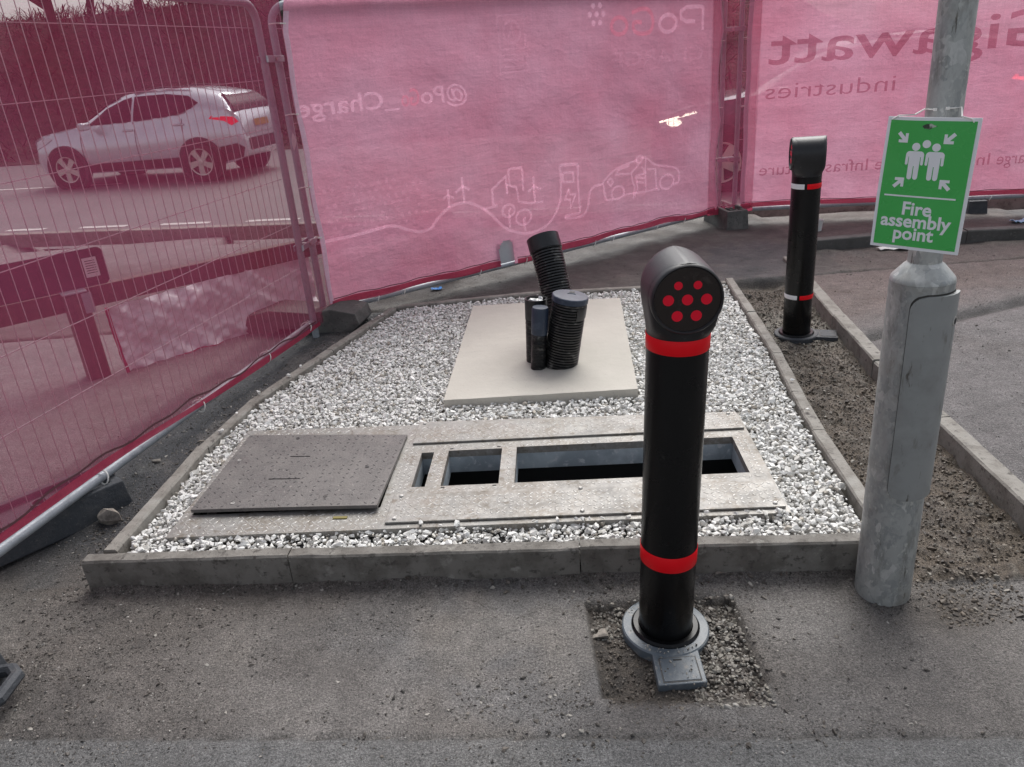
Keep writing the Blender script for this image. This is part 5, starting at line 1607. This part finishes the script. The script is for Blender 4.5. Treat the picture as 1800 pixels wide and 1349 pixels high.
def car(label, pos, heading, body_m, lit=False, tail=False, scale=1.0, detail=True):
    t = thing('car', label, 'car', pos, heading, 'vehicles on the road')
    t.scale = (scale,) * 3
    vs, fs = [], []
    NR = 19
    for x in np.linspace(2.12, -2.16, 60):
        be, ro, bo = (lerp_x(a, x) for a in (belt_z, roof_z, bot_z))
        zs_ = [bo + (be - bo) * k / 7 for k in range(8)] + [be + (ro - be) * k / 4 for k in (1, 2, 3)] 
        ring = [(x, car_hw(x, z), z) for z in zs_]
        ytop = car_hw(x, ro - .002)
        crown = .018 if ro - be > .1 else .012
        ring += [(x, ytop * .86, ro + crown * .5), (x, ytop * .45, ro + crown)]
        ring += [(x, -y, z) for (_, y, z) in ring[::-1]]
        vs += ring; m_ = len(ring)
    for i in range(59):
        for j in range(m_ - 1):
            fs.append((i * m_ + j, (i + 1) * m_ + j, (i + 1) * m_ + j + 1, i * m_ + j + 1))
        fs.append((i * m_ + m_ - 1, (i + 1) * m_ + m_ - 1, (i + 1) * m_, i * m_))
    fs.append(tuple(range(m_))); fs.append(tuple(range(60 * m_ - 1, 59 * m_ - 1, -1)))
    MB().add(vs, fs).build('body', body_m, t, smooth=True, angle=55)
    def side_patch(name, poly, sgn, m, lift=.006, parent=None):
        bm = bmesh.new()
        dense = []
        for i in range(len(poly)):
            a, c = Vector(poly[i]), Vector(poly[(i + 1) % len(poly)])
            k = max(1, int((c - a).length / .12)); dense += [a.lerp(c, j / k) for j in range(k)]
        f_ = bm.faces.new([bm.verts.new((p.x, 0, p.y)) for p in dense])
        bmesh.ops.triangulate(bm, faces=[f_])
        bmesh.ops.subdivide_edges(bm, edges=bm.edges[:], cuts=1, use_grid_fill=True)
        for v in bm.verts: v.co.y = sgn * (car_hw(v.co.x, v.co.z) + lift)
        me = bpy.data.meshes.new(name); bm.to_mesh(me); bm.free(); me.materials.append(m)
        o = bpy.data.objects.new(name, me); COL.objects.link(o); o.parent = parent or t
        return o
    for sgn in (1, -1):
        side_patch('side_window', [(.78, 1.055), (.42, 1.30), (.05, 1.43), (-.12, 1.465), (-.12, 1.075)], sgn, M_glass)
        side_patch('side_window', [(-.17, 1.075), (-.17, 1.47), (-.80, 1.475), (-1.22, 1.42), (-1.42, 1.30), (-1.30, 1.22), (-1.0, 1.13)], sgn, M_glass)
        side_patch('sill_cladding', [(1.02, .26), (1.02, .40), (-1.02, .43), (-1.02, .26)], sgn, M_trim, .012)
        side_patch('bumper_cladding', [(-1.70, .30), (-1.72, .56), (-2.02, .60), (-2.12, .52), (-2.06, .36)], sgn, M_trim, .010)
        side_patch('tail_lamp', [(-1.60, 1.03), (-1.64, 1.075), (-2.02, 1.035), (-2.09, .95), (-1.98, .90), (-1.86, .98)], sgn, M_taillit if tail else M_redlamp, .010)
        side_patch('headlamp', [(1.98, .70), (2.04, .80), (1.70, .90), (1.55, .87), (1.72, .78)], sgn, M_clearlamp, .010)
        if lit:
            side_patch('running_light', [(2.03, .81), (1.62, .905), (1.60, .888), (2.02, .79)], sgn, M_headlit, .016)
            side_patch('lamp_glow', [(1.86 + .085 * math.cos(k * PI / 6), .79 + .040 * math.sin(k * PI / 6)) for k in range(12)], sgn, M_headlit, .016)
        for (x0, z0) in ((-.02, .93), (-1.02, .97)):
            MB().box((x0, sgn * (car_hw(x0, z0) + .012), z0), (.20, .03, .035)).build('door_handle', body_m, t, bevel=.01)
        for x0 in (.95, -.145, -1.08):
            b = MB(); zz_ = np.linspace(.42, 1.02 if x0 > .5 else 1.06, 9)
            for i in range(8): b.add([(x0 - .006, sgn * (car_hw(x0, zz_[i]) + .002), zz_[i]), (x0 + .006, sgn * (car_hw(x0, zz_[i]) + .002), zz_[i]), (x0 + .006, sgn * (car_hw(x0, zz_[i + 1]) + .002), zz_[i + 1]), (x0 - .006, sgn * (car_hw(x0, zz_[i + 1]) + .002), zz_[i + 1])], [(0, 1, 2, 3)])
            b.build('door_gap', M_trim, t)
        MB().box((.70, sgn * 1.02, 1.05), (.12, .20, .13)).build('wing_mirror', body_m if detail else M_trim, t, bevel=.03)
        for x0 in (1.33, -1.33):
            Mw = Matrix.Translation((x0, sgn * .80, .335)) @ Matrix.Rotation(-sgn * PI / 2, 4, 'X')
            MB().lathe([(.415, .02), (.415, .118), (.375, .128), (.34, .120)], 32, Mw, cap1=False).build('wheel_arch', M_trim, t, smooth=True)
            MB().lathe([(.33, .03), (.335, .05), (.335, .122), (.31, .136), (.235, .136), (.225, .12)], 36, Mw, cap1=False).build('tyre', M_tyre, t, smooth=True)
            rim_ = MB().lathe([(.228, .12), (.226, .132), (.215, .128), (.205, .09), (.02, .085)], 36, Mw, cap0=False).build('rim', M_trim, t, smooth=True)
            b = MB()
            for k in range(5):
                a = k * 2 * PI / 5 + .3
                Ms = Mw @ Matrix.Rotation(a, 4, 'Z')
                b.prism([(.03, -.045), (.20, -.062), (.222, -.045), (.222, .030), (.20, .045), (.03, .03)], .09, .130, Ms)
            b.lathe([(.05, .09), (.05, .135), (.03, .138)], 16, Mw).lathe([(.231, .125), (.229, .1365), (.212, .134), (.206, .11)], 32, Mw, cap0=False, cap1=False)
            b.build('spokes', M_alloy, rim_)
    def rear_patch(name, poly, m, lift=.01):
        # polygon in (y, z) laid on the tail
        def tx(z): return float(np.interp(z, [.45, .70, 1.02, 1.22, 1.41, 1.46], [-2.165, -2.16, -2.10, -1.98, -1.80, -1.62]))
        b = MB()
        ys = [p[0] for p in poly]; n_ = 8
        (y0, z0), (y1, z1) = poly
        b.grid(lambda u, v_: (tx(z0 + (z1 - z0) * v_) - lift, (y0 + (y1 - y0) * u) * (1 - .22 * v_ * (z1 > 1.2)), z0 + (z1 - z0) * v_), [i / 6 for i in range(7)], [i / 6 for i in range(7)])
        return b.build(name, m, t, smooth=True)
    rear_patch('rear_window', ((-.72, 1.13), (.72, 1.425)), M_glass, .022)
    rear_patch('number_plate', ((-.26, .84), (.26, .95)), M_plateY, .016)
    rear_patch('rear_bumper', ((-.62, .46), (.62, .66)), M_trim, .012)
    # windscreen
    b = MB()
    def wx(z): return float(np.interp(z, [1.04, 1.18, 1.37, 1.49], [1.05, .80, .45, .10]))
    b.grid(lambda u, v_: (wx(1.06 + .40 * v_) + .012, (u - .5) * 2 * (car_hw(wx(1.06 + .40 * v_), 1.05 + .40 * v_) - .07), 1.06 + .40 * v_ + .012), [i / 6 for i in range(7)], [i / 6 for i in range(7)])
    b.build('windscreen', M_glass, t, smooth=True)
    MB().box((2.10, 0, .50), (.06, 1.0, .22)).build('grille', M_trim, t, bevel=.02)
    for yy in (-.52, .52): MB().tube([(-.1, yy, 1.535), (-.6, yy, 1.585), (-1.2, yy, 1.555)], .014, 6).build('roof_rail', M_trim, t)
    return t
hd = math.atan2(.2151, -.9766)
car('silver crossover car driving left past the sheer scrim', (-6.25, 15.05, RZ + .015), hd + .02, paint_mat('silver_paint', (.62, .66, .70)))
car('dark car with lit lamps half hidden behind the banners', (4.10, 9.52, RZ + .015), hd, paint_mat('dark_grey_paint', (.05, .052, .058)), lit=True, tail=True)
car('distant car with bright headlamps facing the fence behind the lettered banner', (20.75, 36.25, -.13), math.atan2(-.876, -.48), paint_mat('white_paint', (.6, .6, .6)), lit=True, scale=1.15)

# ---- wooded bank
bs = np.linspace(-70, 45, 116); bw = np.linspace(8.8, 34, 34)
BS, BW = np.meshgrid(bs, bw)
hgt = 4.0 * sstep(9.2, 17.0, BW) * (1 - sstep(6, 16, BS)) + .5 * (fbm(BS + 100, BW, .35, 60) - .5) * sstep(9, 12, BW)
bx_ = -4.31 + rdir.x * BS + rn.x * BW; by_ = 9.81 + rdir.y * BS + rn.y * BW
idx = np.arange(BS.size).reshape(BS.shape)
F = np.stack([idx[:-1, :-1], idx[:-1, 1:], idx[1:, 1:], idx[1:, :-1]], -1).reshape(-1, 4)
tag(np_mesh('hillside', np.stack([bx_, by_, hgt + RZ + .01], -1).reshape(-1, 3), F, M_bank, smooth=True), kind='structure')
def bank_z(s, w): return 4.0 * float(sstep(9.2, 17.0, np.array(w))) * (1 - float(sstep(6, 16, np.array(s))))
# bramble cover: thin crossing stems and leaf faces
vs, fs = [], []
for i in range(14000):
    s, w = random.uniform(-34, 8), random.uniform(9.3, 18.5)
    c = road_pt(s, w, bank_z(s, w))
    a = random.uniform(0, 2 * PI); L = random.uniform(.3, 1.1); hh = random.uniform(-.1, .45)
    d = Vector((math.cos(a) * L, math.sin(a) * L, hh)); wv = Vector((-d.y, d.x, .02)).normalized() * random.uniform(.004, .022)
    o = len(vs)
    vs += [c - wv, c + wv, c + d * .6 + wv * .8 + Vector((0, 0, .12)), c + d * .6 - wv * .8 + Vector((0, 0, .12)), c + d]
    fs += [(o, o + 1, o + 2, o + 3), (o + 3, o + 2, o + 4)]
tag(MB().add(vs, fs).build('undergrowth', M_bramble), kind='stuff')
def tree(label, s, w, H, seed, spread=.5):
    rnd = random.Random(seed)
    base = road_pt(s, w, bank_z(s, w) - .2)
    t = thing('bare_tree', label, 'tree', base, 0, 'bare winter trees on the bank')
    tk, cr = MB(), MB()
    def grow(p, d, L, r, lev):
        pts_, rs = [p], [r]
        q = p.copy(); dd_ = d.copy()
        n_ = 5 if lev < 2 else 4
        for i in range(n_):
            dd_ = (dd_ + Vector((rnd.gauss(0, .13), rnd.gauss(0, .13), rnd.gauss(.03, .07)))).normalized()
            q = q + dd_ * (L / n_)
            pts_.append(q.copy()); rs.append(r * (1 - .55 * (i + 1) / n_))
        (tk if lev == 0 else cr).tube(pts_, rs, 8 if lev == 0 else (5 if lev == 1 else 3), caps=False)
        if lev < 4:
            k = (11, 6, 5, 4)[lev]
            for j in range(k):
                f_ = rnd.uniform(.12, 1.0) if lev == 0 else rnd.uniform(.3, 1.0)
                i = min(n_, int(f_ * n_))
                a = rnd.uniform(0, 2 * PI)
                side = Vector((math.cos(a), math.sin(a), rnd.uniform(.1, .7))).normalized()
                grow(pts_[i], (dd_ * (1 - spread) + side * spread * 1.5).normalized(), L * rnd.uniform(.42, .66), rs[i] * rnd.uniform(.45, .7), lev + 1)
    grow(Vector((0, 0, 0)), Vector((rnd.gauss(0, .05), rnd.gauss(0, .05), 1)).normalized(), H * .5, .05 * H ** .6 * .9, 0)
    tk.build('trunk', M_bark, t, smooth=True); cr.build('crown', M_twig, t)
for lb, s, w, H, sd in [('thick bare tree at the far left edge on the bank', -13.0, 15.0, 9.0, 1), ('bare tree standing left of the gap of sky on the bank', -10.9, 16.6, 8.5, 2), ('slim bare tree above the front of the silver car', -9.1, 17.2, 8, 3),
                        ('forked bare tree above the roof of the silver car', -6.7, 16.8, 8.5, 4), ('bare tree above the tail of the silver car', -4.7, 16.0, 8, 5), ('slender bare tree behind the thick tree at the far left', -14.2, 18.5, 8, 9), ('twin of slim bare trees on the skyline left of the car roof', -8.0, 19.5, 8, 10), ('bare tree on the skyline left of the fence upright', -5.6, 20.0, 8, 11),
                        ('bare tree behind the left edge of the line drawing banner', -2.2, 16.8, 9, 6),
                        ('bare tree hidden behind the middle of the line drawing banner', 1.5, 16.5, 8, 7), ('bare tree hidden behind the gap between the banners', 6.5, 16.0, 7, 8)]:
    tree(lb, s, w, H, sd)
